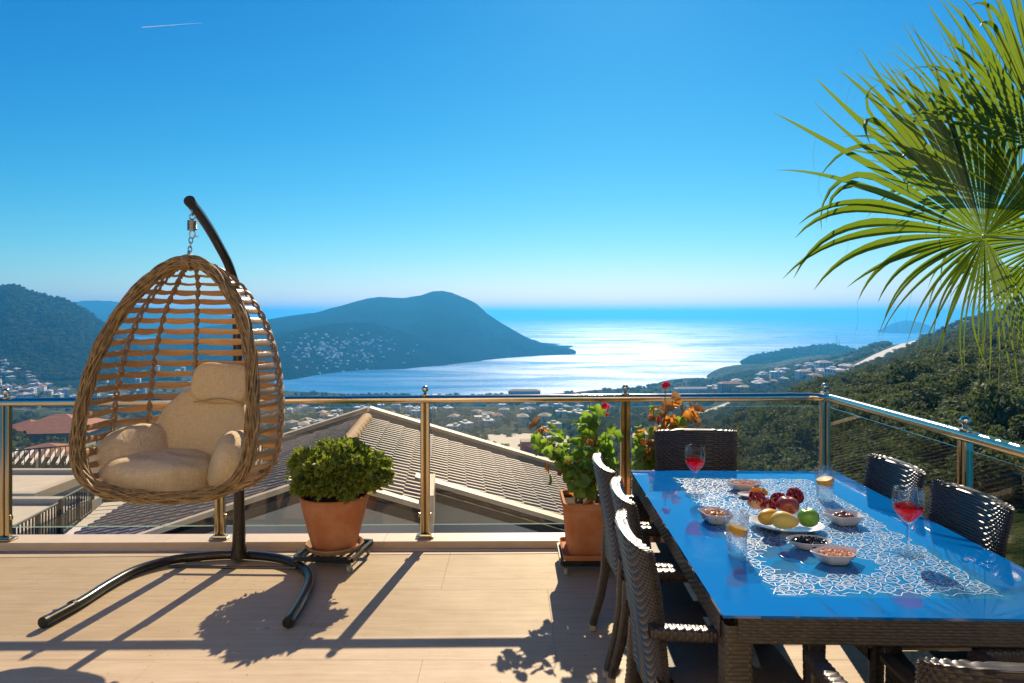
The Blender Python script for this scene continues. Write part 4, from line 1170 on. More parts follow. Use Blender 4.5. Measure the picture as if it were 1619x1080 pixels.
# ------------------------------------------------------------------ cushions of the egg chair
cu = thing('egg_chair_cushion', 'puffy beige cushion set lying in the hanging egg chair', 'cushion', (eg.location.x, eg.location.y, eg.location.z + .05))
def pillow(name, fn, nu=56, nv=40, seed=0, wr=.006):
    P_ = np.zeros((nu, nv, 3))
    for i in range(nu):
        for j in range(nv):
            P_[i, j] = fn(2 * PI * i / nu, -PI / 2 + PI * j / (nv - 1))
    for i in range(nu):
        for j in range(nv):
            v = P_[i, j]; d = v - P_.mean(axis=(0, 1)); d /= (np.linalg.norm(d) + 1e-6)
            n_ = mnoise.noise(Vector((v[0] * 7 + seed, v[1] * 7, v[2] * 7))) * wr + mnoise.ridged_multi_fractal(Vector((v[0] * 6 + seed, v[1] * 9, v[2] * 5)), 1, 2, 3, 1, 2) * wr * .6
            P_[i, j] = v + d * n_
    q_ = MB(); q_.grid(P_, wrap_u=True, flip=False); return q_.build(name, M['linen'], cu)
def superq(c, a, e1, e2, rot=Matrix.Identity(3), bend=None):
    def fn(u, v):
        def p_(x, e): return math.copysign(abs(x) ** e, x)
        q_ = Vector((a[0] * p_(math.cos(v), e1) * p_(math.cos(u), e2), a[1] * p_(math.cos(v), e1) * p_(math.sin(u), e2), a[2] * p_(math.sin(v), e1)))
        if bend: q_ = bend(q_)
        return np.array(rot @ q_ + Vector(c))
    return fn
# seat
seatc = at(253, 747, 3.62)
pillow('seat_pad', superq(seatc, (.285, .255, .105), .72, .72, Matrix.Rotation(R(-4), 3, 'X'), lambda q_: q_ + Vector((0, 0, -.10 * (q_.x / .3) ** 2 * .35))), seed=1, wr=.022)
# arm pads
def bent(sgn):
    def f_(q_):
        return q_ + Vector((-sgn * .10 * (q_.z / .16) ** 2 * .2, 0, 0))
    return f_
pillow('arm_pad', superq(at(199, 722, 3.66), (.135, .21, .145), .8, .85, Matrix.Rotation(R(-18), 3, 'Y') @ Matrix.Rotation(R(-22), 3, 'Z'), bent(-1)), seed=3, wr=.012)
pillow('arm_pad', superq(at(371, 729, 3.64), (.115, .20, .145), .8, .85, Matrix.Rotation(R(18), 3, 'Y') @ Matrix.Rotation(R(16), 3, 'Z'), bent(1)), seed=5, wr=.012)
# back pad and head pad, leaning on the shell
rb = Matrix.Rotation(R(4), 3, 'Y') @ Matrix.Rotation(R(-17), 3, 'X')
pillow('backrest_pad', superq(at(319, 684, 3.86), (.27, .085, .26), .7, .8, rb, lambda q_: Vector((q_.x * (1 - .28 * max(0, q_.z) / .26), q_.y - .06 * (q_.x / .27) ** 2, q_.z))), seed=8, wr=.012)
pillow('head_pad', superq(at(346, 607, 3.88), (.165, .07, .115), .55, .6, rb, lambda q_: Vector((q_.x, q_.y - .03 * (q_.x / .17) ** 2, q_.z))), seed=9, wr=.004)
q = MB(); a, b, c = at(298, 636, 3.785), at(343, 630, 3.765), at(391, 640, 3.765); q.tube(spline([a, b, c], 14), .004, 6); q.build('fold_seam', M['seam'], cu)

def ring_seam(c, a, e1, e2, rot, bend, v=0.0, name='piping', r=.0032, plane='u'):
    f_ = superq(c, [k * 1.012 for k in a], e1, e2, rot, bend); pp = []
    for i in range(60):
        t_ = 2 * PI * i / 60
        pp.append(f_(t_, v) if plane == 'u' else f_(PI / 2 * (1 if math.cos(t_) >= 0 else -1), t_))
    q_ = MB(); q_.tube([Vector(p_) for p_ in pp], r, 5, closed=True); q_.build(name, M['seam'], cu)
# ring_seam(seatc, (.285, .255, .105), .72, .72, Matrix.Rotation(R(-4), 3, 'X'), lambda q_: q_ + Vector((0, 0, -.10 * (q_.x / .3) ** 2 * .35)), .02)
ring_seam(at(199, 722, 3.66), (.135, .21, .145), .8, .85, Matrix.Rotation(R(-18), 3, 'Y') @ Matrix.Rotation(R(-22), 3, 'Z'), bent(-1), .35)
ring_seam(at(371, 729, 3.64), (.115, .20, .145), .8, .85, Matrix.Rotation(R(18), 3, 'Y') @ Matrix.Rotation(R(16), 3, 'Z'), bent(1), .35)
eg.rotation_euler.z = R(-4.5); cu.rotation_euler.z = R(-4.5)
# ------------------------------------------------------------------ wheeled plant stands, pots, plants
def castor(c, par, m1='chrome'):
    q_ = MB(); c = Vector(c)
    q_.box(c + Vector((0, 0, .062)), (.034, .034, .006)); q_.box(c + Vector((-.012, 0, .042)), (.003, .022, .036)); q_.box(c + Vector((.012, 0, .042)), (.003, .022, .036)); f_ = q_.build('castor_fork', M[m1], par, smooth=False)
    q_ = MB(); q_.tube([c + Vector((-.008, .005, .026)), c + Vector((.008, .005, .026))], .0255, 16); q_.build('castor_wheel', M['rubber'], par)
def dolly(c, w_, d_, rz, label):
    c = Vector(c); o_ = thing('plant_dolly', label, 'plant stand', tuple(c)); Mr = Matrix.Rotation(rz, 3, 'Z')
    T_ = lambda x, y, z: c + Mr @ Vector((x, y, z))
    q_ = MB()
    for s_ in (-1, 1):
        q_.box(T_(0, s_ * d_ / 2, .078), (w_, .022, .026), rz=rz); q_.box(T_(s_ * w_ / 2, 0, .078), (.022, d_ - .024, .026), rz=rz)
    q_.build('frame', M['black_iron'], o_, smooth=False)
    q_ = MB(); q_.box((0, 0, 0), (.012, d_ - .026, .012)); me = q_.mesh('bar', M['black_iron'], smooth=False)
    for k in range(7):
        p_ = T_(-w_ / 2 + w_ * (k + 1) / 8, 0, .080) - c; put('bar', me, o_, p_, (0, 0, rz))
    for sx_ in (-1, 1):
        for sy_ in (-1, 1): castor(T_(sx_ * (w_ / 2 - .02), sy_ * (d_ / 2 - .02), 0), o_)
    return o_
PC = Vector((at(529, 860, 4.27).x, 4.27, 0))
dolly(PC, .36, .36, R(-9), 'black iron castor stand carrying the round clay pot')
sa = MB(); sa.lathe([(.001, .096), (.150, .096), (.172, .125), (.176, .126), (.178, .121), (.158, .0925), (.001, .0925)], PC, 40)
tag(sa.build('saucer', M['saucer'], org=tuple(PC + Vector((0, 0, .0925)))), 'round clay saucer under the bushy plant pot', 'saucer')
pot = MB(); pot.lathe([(.001, .100), (.128, .100), (.133, .104), (.160, .20), (.190, .32), (.206, .40), (.213, .405), (.214, .425), (.207, .43), (.197, .425), (.190, .38), (.001, .38)], PC, 48)
po = tag(pot.build('plant_pot', M['terracotta'], org=tuple(PC + Vector((0, 0, .1)))), 'round terracotta pot with the dense green bush', 'pot')
q = MB(); q.lathe([(.19, .392), (.1, .402), (.001, .40)], PC, 24); so = q.build('soil', M['soil']); so.parent = po; so.location = -po.location
bu = thing('potted_bush', 'dense rounded green bush growing in the round terracotta pot', 'plant', tuple(PC + Vector((0, 0, .39))))
g = np.random.default_rng(17)
def leaves(n, lobes, size, center, seed, inner=.62, ar=.42, droop=0.0):
    g = np.random.default_rng(seed); V, Fc = [], []
    for i in range(n):
        lb = lobes[g.integers(len(lobes))]; d = g.normal(size=3); d /= np.linalg.norm(d)
        c = np.array(lb[:3]) + d * np.array(lb[3:6]) * (inner + (1 - inner) * g.random() ** .6)
        if c[2] < center[2] - .02 and g.random() < .5: continue
        out_ = c - np.array(center); out_ /= np.linalg.norm(out_)
        ax = out_ * .6 + g.normal(size=3) * .8 + np.array([0, 0, .15]); ax /= np.linalg.norm(ax)
        b_ = np.cross(ax, g.normal(size=3)); b_ /= np.linalg.norm(b_); nn = np.cross(ax, b_)
        s_ = size * (.65 + .7 * g.random()); k = len(V)
        V += [c, c + ax * s_ * .45 + b_ * s_ * ar * .5 + nn * s_ * .06, c + ax * s_ - nn * s_ * .12, c + ax * s_ * .45 - b_ * s_ * ar * .5 + nn * s_ * .06, c + ax * s_ * .5 - nn * s_ * .03]
        Fc += [(k, k + 1, k + 4), (k + 1, k + 2, k + 4), (k + 2, k + 3, k + 4), (k + 3, k, k + 4)]
    return np.array(V), Fc
bc = Vector((at(537, 745, 4.27).x, 4.27, .53))
lob = [(bc.x - .17, 4.22, .56, .15, .15, .13), (bc.x - .01, 4.20, .60, .15, .14, .14), (bc.x + .19, 4.25, .55, .13, .15, .13), (bc.x - .08, 4.40, .60, .16, .15, .12), (bc.x + .1, 4.38, .60, .16, .15, .12), (bc.x - .2, 4.3, .50, .13, .13, .10), (bc.x + .2, 4.2, .50, .13, .13, .11), (bc.x, 4.1, .49, .2, .1, .11), (bc.x + .05, 4.15, .56, .14, .12, .12), (bc.x - .22, 4.2, .63, .07, .07, .07), (bc.x - .14, 4.15, .70, .06, .07, .05), (bc.x + .04, 4.13, .74, .08, .08, .05), (bc.x + .16, 4.2, .68, .07, .06, .06), (bc.x + .25, 4.2, .58, .06, .06, .06), (bc.x + .28, 4.25, .62, .05, .05, .06)]
g_ = random.Random(81); lob = []
for k in range(92):
    z_ = g_.uniform(-.75, 1); a_ = g_.uniform(0, 2 * PI); h_ = math.sqrt(1 - z_ * z_); rr_ = g_.uniform(.70, 1.04)
    bump_ = 1 + .10 * math.sin(2.6 * a_ + 1) + .06 * math.sin(5 * a_)
    dip_ = .045 * math.exp(-((math.cos(a_) * h_ * .3 + .075) / .05) ** 2) * (z_ > .2)
    cr_ = g_.uniform(.035, .075)
    lob.append((bc.x + .305 * bump_ * h_ * rr_ * math.cos(a_), 4.27 + .28 * h_ * rr_ * math.sin(a_), .568 + .165 * z_ * rr_ - dip_ + g_.uniform(-.015, .02), cr_, cr_, cr_ * .8))
V, Fc = leaves(8000, lob, .038, (bc.x, 4.27, .46), 3, inner=.5, ar=.60)
q = MB(); q.add(V, Fc); tag(q.build('foliage', M['bush_leaf'], bu, smooth=False), kind='stuff')
q = MB(); g_ = random.Random(8)
for k in range(46):
    a = g_.uniform(0, 2 * PI); l_ = g_.uniform(.12, .28); p0 = PC + Vector((.05 * math.cos(a), .05 * math.sin(a), .39)); p2 = Vector((bc.x + l_ * math.cos(a), 4.27 + l_ * math.sin(a) * .8, .52 + g_.uniform(0, .18)))
    q.tube([p0, p0.lerp(p2, .5) + Vector((0, 0, .04)), p2], [.007, .005, .002], 5)
q.build('branches', M['bark'], bu)

# geranium leaf and flower meshes
def ger_leaf(m_, seed):
    g = random.Random(seed); n = 15; vs = [(0, 0, 0)]; r0 = .027
    for k in range(n):
        a = 2 * PI * k / n; rr = r0 * (1 + .10 * math.cos(5 * a)) * g.uniform(.93, 1.07) * (1 if abs(a) > .3 else .55); vs.append((rr * math.cos(a) * .62, rr * math.sin(a) * .62, .003 + g.uniform(-.001, .001)))
    for k in range(n):
        a = 2 * PI * k / n; rr = r0 * (1 + .16 * math.cos(5 * a)) * g.uniform(.9, 1.1) * (1 if abs(a) > .3 else .5); vs.append((rr * math.cos(a), rr * math.sin(a), .010 + .004 * math.sin(a * 3 + seed) + g.uniform(-.002, .002)))
    fs = [(0, 1 + k, 1 + (k + 1) % n) for k in range(n)] + [(1 + k, 1 + n + k, 1 + n + (k + 1) % n, 1 + (k + 1) % n) for k in range(n)]
    q_ = MB(); q_.add(vs, fs); return q_.mesh('leaf', m_)
GL = {k: [ger_leaf(M['ger_' + k], s_) for s_ in range(3)] for k in ('green', 'orange', 'brown')}
def flower_mesh(m_, r_=.030, n=26, ps=.014):
    g = np.random.default_rng(9); V, Fc = [], []
    for i in range(n):
        d = g.normal(size=3); d[2] = abs(d[2]) * .9 - .2; d /= np.linalg.norm(d); c = d * r_ * .55
        for p_ in range(5):
            a = np.cross(d, [.3, .2, .9]); a /= np.linalg.norm(a); b_ = np.cross(d, a); an = 2 * PI * p_ / 5 + i
            ax = a * math.cos(an) + b_ * math.sin(an); sd = np.cross(ax, d); k = len(V)
            V += [c, c + ax * ps * .6 + sd * ps * .4 + d * ps * .25, c + ax * ps + d * ps * .2, c + ax * ps * .6 - sd * ps * .4 + d * ps * .25]; Fc.append((k, k + 1, k + 2, k + 3))
    q_ = MB(); q_.add(V, Fc); return q_.mesh('flower', m_)
FL_, FO = flower_mesh(M['petal']), flower_mesh(M['petal_orange'], .02, 14, .012)
def planter(c, w_, d_, z0, h_, label, dl, rz=0.0):
    c = Vector(c); dolly(c, w_ * 1.05, d_ * 1.02, rz, dl)
    o_ = thing('square_planter', label, 'planter', (c.x, c.y, z0)); Mr = Matrix.Rotation(rz, 3, 'Z')
    def ringp(a, b, z): return [c + Mr @ Vector((x * a / 2, y * b / 2, 0)) + Vector((0, 0, z)) for x, y in ((-1, -1), (1, -1), (1, 1), (-1, 1))]
    def rr(a, b, z, n=5, r_=.03):
        pts_ = []
        for (x, y), a0 in (((1, 1), 0), ((-1, 1), PI / 2), ((-1, -1), PI), ((1, -1), 1.5 * PI)):
            for k in range(n):
                an = a0 + PI / 2 * k / (n - 1); pts_.append(c + Mr @ Vector((x * (a / 2 - r_) + r_ * math.cos(an), y * (b / 2 - r_) + r_ * math.sin(an), 0)) + Vector((0, 0, z)))
        return pts_
    levels = [(.80, .80, z0 + .022), (.82, .82, z0 + .03), (.93, .93, z0 + h_ - .05), (.94, .94, z0 + h_ - .045), (1.0, 1.0, z0 + h_ - .04), (1.02, 1.02, z0 + h_ - .01), (1.0, 1.0, z0 + h_), (.92, .92, z0 + h_), (.90, .90, z0 + h_ - .03)]
    P_ = np.array([[list(v) for v in rr(w_ * a, d_ * b, z)] for a, b, z in levels]).transpose(1, 0, 2)
    q_ = MB(); q_.grid(P_, wrap_u=True); q_.add([list(v) for v in rr(w_ * .8, d_ * .8, z0 + .022)], [tuple(range(19, -1, -1))]); q_.build('pot_body', M['terracotta'], o_)
    q_ = MB(); q_.add([list(v) for v in rr(w_ * .91, d_ * .91, z0 + h_ - .035)], [tuple(range(20))]); q_.build('soil', M['soil'], o_)
    P_ = np.array([[list(v) for v in rr(w_ * a, d_ * a, z)] for a, z in ((.9, z0), (1.0, z0), (1.03, z0 + .03), (1.0, z0 + .032), (.95, z0 + .012), (.5, z0 + .012))]).transpose(1, 0, 2)
    q_ = MB(); q_.grid(P_, wrap_u=True); q_.build('tray', M['terracotta'], o_)
    return o_
planter((at(933, 860, 4.2).x, 4.2, 0), .35, .34, .093, .335, 'square terracotta planter on castors behind the wicker chairs', 'wheeled stand under the left square planter')
planter((at(1026, 840, 4.2).x + .04, 4.22, 0), .34, .34, .093, .30, 'square terracotta planter partly hidden under the table end', 'wheeled stand under the planter behind the table')

def geranium(base, stems, n_leaf, label, seed, flowers, mixw, dY=0.0):
    o_ = thing('geranium', label, 'plant', tuple(base)); g_ = random.Random(seed); base = Vector(base)
    q_ = MB(); paths = []
    for (px, py, Y, leafy) in stems:
        tip = at(px, py, Y + dY); b0 = base + Vector((g_.uniform(-.08, .08), g_.uniform(-.06, .06), 0)); midp = b0.lerp(tip, .5) + Vector((g_.uniform(-.03, .03), 0, g_.uniform(-.02, .06)))
        pth = spline([b0, midp, tip], 10); paths.append((pth, leafy)); q_.tube(pth, [.007 - .0045 * k / 9 for k in range(10)], 6)
    lv = []
    for pth, leafy in paths:
        for k in range(leafy):
            f = .25 + .75 * g_.random() ** .7; i = min(8, int(f * 9)); p0 = pth[i].lerp(pth[i + 1], f * 9 - i)
            d = Vector((g_.gauss(0, 1), g_.gauss(0, 1), g_.gauss(.1, .6))).normalized(); p1 = p0 + d * g_.uniform(.025, .085)
            q_.tube([p0, (p0 + p1) / 2 + Vector((0, 0, .008)), p1], .0014, 4, cap=False)
            lv.append((p1, d, p1.z))
    q_.build('stems', M['ger_stem'], o_)
    for p1, d, z_ in lv:
        r_ = g_.random(); hz = mixw(p1)
        kind = 'green' if r_ < hz[0] else ('orange' if r_ < hz[0] + hz[1] else 'brown')
        me = GL[kind][g_.randrange(3)]
        nrm_ = (d + Vector((0, -.5, .6)) + Vector((g_.gauss(0, .4), g_.gauss(0, .4), g_.gauss(0, .4)))).normalized()
        s_ = g_.uniform(.8, 1.65)
        ob = put('leaf', me, o_, p1 - base, nrm_.to_track_quat('Z', 'Y').to_euler(), (s_, s_, s_))
        ob.rotation_euler.rotate_axis('Z', g_.uniform(0, 6))
    for (px, py, Y, me, s_) in flowers:
        put('flower', me, o_, at(px, py, Y + dY) - base, (g_.uniform(-.5, .5), g_.uniform(-.5, .5), 0), (s_, s_, s_))
    return o_
b1 = Vector((at(930, 780, 4.2).x, 4.2, .40))
geranium(b1, [(855, 690, 3.98, 24), (868, 712, 3.85, 22), (848, 675, 4.05, 15), (932, 640, 4.05, 22), (925, 668, 4.1, 16), (958, 672, 3.95, 26), (950, 702, 3.9, 28), (905, 735, 3.8, 26), (935, 745, 3.8, 26), (885, 745, 3.85, 20), (915, 760, 3.75, 22), (957, 650, 3.95, 3), (965, 740, 3.95, 18), (900, 720, 4.1, 14)],
         0, 'leggy geranium with one red flower head, green and withered leaves', 5, [(957, 643, 3.94, FL_, 1.1), (899, 731, 3.74, FO, .9), (960, 656, 3.96, FL_, .5)],
         lambda p: (.25, .16) if p.z > .93 else ((.55, .20) if p.z > .80 and p.x < .35 else (.90, .05)), .2)
b2 = Vector((at(1035, 780, 4.22).x, 4.22, .36))
geranium(b2, [(1052, 615, 4.15, 6), (1058, 640, 4.12, 20), (1085, 640, 4.15, 20), (1090, 655, 4.1, 20), (1075, 670, 4.15, 20), (1045, 650, 4.1, 16), (1018, 680, 4.15, 18), (1025, 690, 4.1, 20), (1050, 690, 4.1, 14), (1040, 720, 4.1, 14), (1020, 715, 4.1, 12)],
         0, 'tall geranium with a red flower above the rail and orange leaves', 6, [(1053, 610, 4.14, FL_, 1.15), (1017, 700, 4.05, FO, 1.0), (1042, 662, 4.1, FL_, .5)],
         lambda p: (.20, .50) if p.x > .92 else ((.35, .38) if p.z > .8 else (.7, .15)))
q = MB(); g_ = random.Random(77); wb = at(880, 800, 4.3)
# ------------------------------------------------------------------ woven surfaces
def weave(fn, nu, nv, amp, su=4, sv=3, wrap=True, taper_amp=None):
    """displaced basket weave over fn(u, v) -> (pos, normal) arrays; strands run along u"""
    NU, NV = nu * su, nv * sv
    u = (np.arange(NU) / NU) if wrap else np.linspace(0, 1, NU + 1)
    v = np.linspace(0, 1, NV + 1)
    U, V_ = np.meshgrid(u, v, indexing='ij')
    Pp, Nn = fn(U, V_)
    jr = np.arange(NV + 1); row = np.minimum(jr // sv, nv - 1); fr = (jr % sv) / sv
    prof = np.where(jr % sv == 0, 0.0, 1.0)
    ph = np.sin(PI * (U * nu) + PI * row[None, :])
    h = amp * ((.35 + .65 * ph) * prof[None, :] - .45 * (1 - prof[None, :]))
    if taper_amp is not None: h = h * taper_amp(U, V_)
    Q = Pp + Nn * h[..., None]
    b_ = MB(); b_.grid(Q, wrap_u=wrap); return b_
def tube_fn(path, rx, ry, e=.6, up=(0, 0, 1), caps=True):
    """super-elliptic tube along a path; u round, v along"""
    pts_ = np.array([list(p) for p in path], float); K = len(pts_)
    d = np.r_[0, np.cumsum(np.linalg.norm(np.diff(pts_, axis=0), axis=1))]; d /= d[-1]
    rx = np.broadcast_to(np.array(rx, float), (K,)); ry = np.broadcast_to(np.array(ry, float), (K,)); upv = np.array(up, float)
    tg = np.gradient(pts_, axis=0)
    def fn(U, V_):
        c = np.stack([np.interp(V_, d, pts_[:, k]) for k in range(3)], -1)
        T_ = np.stack([np.interp(V_, d, tg[:, k]) for k in range(3)], -1); T_ /= np.linalg.norm(T_, axis=-1, keepdims=True)
        A = upv - T_ * (T_ @ upv)[..., None]; A /= np.linalg.norm(A, axis=-1, keepdims=True); B_ = np.cross(T_, A)
        a = U * 2 * PI; ca, sa_ = np.cos(a), np.sin(a)
        x = np.sign(ca) * np.abs(ca) ** e * np.interp(V_, d, rx); y = np.sign(sa_) * np.abs(sa_) ** e * np.interp(V_, d, ry)
        N_ = A * ca[..., None] + B_ * sa_[..., None]
        return c + A * x[..., None] + B_ * y[..., None], N_
    return fn

# ------------------------------------------------------------------ wicker armchair (faces +x, origin on the floor)
def chair_meshes():
    out_ = {}
    # backrest: closed flattened loop that curves round the sitter
    HB, WB = .485, .222
    def back(U, V_):
        a = U * 2 * PI
        ca, sa_ = np.cos(a), np.sin(a)
        z = .385 + HB * np.minimum(V_ * 1.04, 1.0)
        tail = np.clip((V_ - .93) / .07, 0, 1); head = np.sqrt(np.clip(1 - tail ** 2, 0, 1))
        th = .019 * head + 0.0005
        wv = (WB - .012 * np.sin(PI * np.clip(V_, 0, 1))) * (1 - .01 * tail)
        s_ = np.sign(sa_) * np.abs(sa_) ** .35 * wv
        t_ = np.sign(ca) * np.abs(ca) ** .8 * th
        k = (V_ * 1.0)
        bend = .038 * (s_ / WB) ** 2 * np.clip(k * 1.4, 0, 1)
        lean = -.215 - .085 * k ** 1.35
        crown = .005 * (1 - (s_ / WB) ** 2) * tail
        P_ = np.stack([lean + bend + t_, s_, z + crown], -1)
        N_ = np.stack([ca, np.sign(sa_) * np.abs(sa_) ** 6, tail * .8], -1); N_ /= np.linalg.norm(N_, axis=-1, keepdims=True)
        return P_, N_
    out_['backrest'] = weave(back, 62, 46, .0042).mesh('backrest', M['wicker'])
    # seat
    b_ = MB(); b_.box((.02, 0, .405), (.47, .455, .05), bev=.018); out_['seat'] = b_.mesh('seat', M['seat_pad'])
    def frontband(U, V_): return tube_fn([(.215, -.21, .375), (.215, .21, .375)], .035, .022)(U, V_)
    out_['seat_front'] = weave(frontband, 16, 50, .0016).mesh('seat_front', M['wicker'])
    for s_ in (-1, 1):
        y = s_ * .215
        out_['arm%d' % s_] = weave(tube_fn([(-.262, y * .98, .645), (-.1, y * 1.03, .640), (.1, y * 1.04, .638), (.225, y * 1.02, .634)], .018, .024, .55), 12, 44, .0016).mesh('armrest', M['wicker'])
        out_['front%d' % s_] = weave(tube_fn([(.205, y, .625), (.208, y, .35), (.215, y, .03)], [.023, .021, .018], [.023, .021, .018], .55, up=(1, 0, 0)), 12, 60, .0014).mesh('leg', M['wicker'])
        out_['rear%d' % s_] = weave(tube_fn([(-.215, y * .96, .50), (-.222, y * .96, .40), (-.228, y * .97, .30), (-.25, y * .98, .17), (-.288, y, .03)], [.024, .023, .021, .019, .017], [.024, .023, .021, .019, .017], .6, up=(1, 0, 0)), 12, 56, .0014).mesh('leg', M['wicker'])
    b_ = MB(); b_.box((0, 0, .016), (.036, .036, .032), bev=.005); out_['foot'] = b_.mesh('foot_cap', M['foot'])
    return out_
CM = chair_meshes()
def make_chair(label):
    o_ = thing('wicker_armchair', label, 'chair', (0, 0, 0), 'dark wicker armchairs round the table')
    for k in ('backrest', 'seat', 'seat_front'): put(k, CM[k], o_)
    for s_ in (-1, 1):
        put('armrest', CM['arm%d' % s_], o_)
        f_ = put('leg', CM['front%d' % s_], o_); put('foot_cap', CM['foot'], f_, (.215, s_ * .215, 0))
        f_ = put('leg', CM['rear%d' % s_], o_); put('foot_cap', CM['foot'], f_, (-.291, s_ * .215, 0))
    return o_
proto = make_chair('x')
chairs = [
    (.69, 3.14, 0.03, 1.0, 'dark wicker armchair on the left table side, farthest of the three beside the planter'),
    (.70, 2.64, -.03, 1.0, 'dark wicker armchair in the middle of the row of three left of the table'),
    (.65, 2.165, .02, 1.0, 'dark wicker armchair beside the front left table corner, its whole side in view'),
    (1.485, 3.11, PI, 1.0, 'dark wicker armchair between the table and the side railing, next to the corner post'),
    (1.475, 2.585, PI, 1.0, 'dark wicker armchair by the side railing with its full checkered back beside the wine glass'),
    (1.48, 2.06, PI, 1.0, 'dark wicker armchair right of the table, mostly cut off by the photo edge'),
    (1.01, 3.50, -PI / 2, 1.04, 'dark wicker armchair at the far head of the table in front of the railing'),
    (1.02, 1.60, PI / 2, 1.0, 'dark wicker armchair at the near head of the table, seen from behind at the bottom'),
]
for i, (x, y, rz, s_, lab) in enumerate(chairs):
    o_ = proto if i == 0 else copy_tree(proto)
    o_.location = (x, y, 0); o_.rotation_euler.z = rz; o_.scale = (s_, s_, s_); o_['label'] = lab

# ------------------------------------------------------------------ table
ZT = .74
TN = [on(1143, 973, ZT), on(1768, 975, ZT), on(1321, 745, ZT), on(997, 743.5, ZT)]      # near left, near right, far right, far left
tb = thing('dining_table', 'long wicker dining table with a blue mirroring glass top', 'table', ((TN[0].x + TN[1].x) / 2, 2.7, 0))
ux = (TN[1] - TN[0]); TWD = ux.length; ux.normalize(); uy = (TN[3] - TN[0]); TLN = uy.length; uy = Vector((-ux.y, ux.x, 0)); trz = math.atan2(ux.y, ux.x) 
uy = (TN[3] - TN[0]).normalized(); ux = Vector((uy.y, -uy.x, 0)); TWD = (TN[2] - TN[3]).length * .5 + (TN[1] - TN[0]).length * .5
def tp(a, b, z=ZT): q_ = TN[0] + ux * a + uy * b; return Vector((q_.x, q_.y, z))
trz = math.atan2(ux.y, ux.x)
# glass: blue of the reflected sky is partly put into its base colours
m, t, b, out = new_mat('painted_sky_glass'); b.inputs['Base Color'].default_value = (.0, .13, .42, 1); b.inputs['IOR'].default_value = 2.0; M['tglass'] = m
tc = nd(t, 'ShaderNodeTexCoord'); n_ = nd(t, 'ShaderNodeTexNoise', Scale=5.0, Detail=6.0, Roughness=.7, Distortion=1.2); t.links.new(tc.outputs['Object'], n_.inputs['Vector'])
mr = nd(t, 'ShaderNodeMapRange'); mr.inputs[1].default_value = .45; mr.inputs[2].default_value = .75; mr.inputs[3].default_value = .015; mr.inputs[4].default_value = .13; t.links.new(n_.outputs[0], mr.inputs[0]); t.links.new(mr.outputs[0], b.inputs['Roughness'])
IL, IR, IN, IF = .175, .195, .125, .14
def slab(x0, x1, y0, y1, z1, th, mbx): return mbx.box(tp((x0 + x1) / 2, (y0 + y1) / 2, z1 - th / 2), (x1 - x0, y1 - y0, th), rz=trz)
q = MB()
for a in ((0, TWD, 0, IN), (0, TWD, TLN - IF, TLN), (0, IL, IN, TLN - IF), (TWD - IR, TWD, IN, TLN - IF)): slab(*a, ZT, .008, q)
q.build('glass_border', M['tglass'], tb, smooth=False)
m, t, b, out = new_mat('blue_clear_glass'); t.nodes.remove(b)
tr = nd(t, 'ShaderNodeBsdfTransparent'); tr.inputs[0].default_value = (.50, .68, .86, 1); gl_ = nd(t, 'ShaderNodeBsdfGlossy'); gl_.inputs['Roughness'].default_value = .02
df = nd(t, 'ShaderNodeBsdfDiffuse'); df.inputs[0].default_value = (.02, .30, .66, 1); m1 = nd(t, 'ShaderNodeMixShader'); m1.inputs[0].default_value = .55
m2 = nd(t, 'ShaderNodeMixShader'); L = t.links.new
L(tr.outputs[0], m1.inputs[1]); L(df.outputs[0], m1.inputs[2]); L(schlick(t, .12), m2.inputs[0]); L(m1.outputs[0], m2.inputs[1]); L(gl_.outputs[0], m2.inputs[2]); L(m2.outputs[0], out.inputs[0]); M['tclear'] = m
q = MB(); slab(IL + .0005, TWD - IR - .0005, IN + .0005, TLN - IF - .0005, ZT, .008, q); q.build('glass_centre', M['tclear'], tb, smooth=False)
# printed lattice of stars: thin flat strips
q = MB(); g = random.Random(40)
X0, X1, Y0, Y1 = IL + .01, TWD - IR - .01, IN + .01, TLN - IF - .02
def strip(a, b, w_):
    a, b = Vector(a), Vector(b); d = (b - a)
    if d.length < .004: return
    d.normalize(); n_ = Vector((-d.y, d.x)) * w_ / 2
    ps = [a - n_, b - n_, b + n_, a + n_]
    q.add([list(tp(p.x, p.y, ZT + .0007)) for p in ps], [(0, 1, 2, 3)])
cell = .078
nx, ny = int((X1 - X0) / cell) + 1, int((Y1 - Y0) / (cell * .87)) + 1
def clipseg(a, b):
    return all(X0 <= p[0] <= X1 and Y0 <= p[1] <= Y1 for p in (a, b))
nodes_ = {}
for i in range(nx + 1):
    for j in range(ny + 1):
        nodes_[i, j] = (X0 + (i + .5 * (j % 2)) * cell + g.uniform(-.012, .012), Y0 + j * cell * .87 + g.uniform(-.012, .012))
def blank(p):
    cx_, cy_ = (X0 + X1) / 2 - .10, Y0 + .30
    e = math.hypot((p[0] - cx_) / .21, (p[1] - cy_) / .17)
    e2 = math.hypot((p[0] - X1 + .05) / .20, (p[1] - Y0 - .80) / .22)
    return e < .9
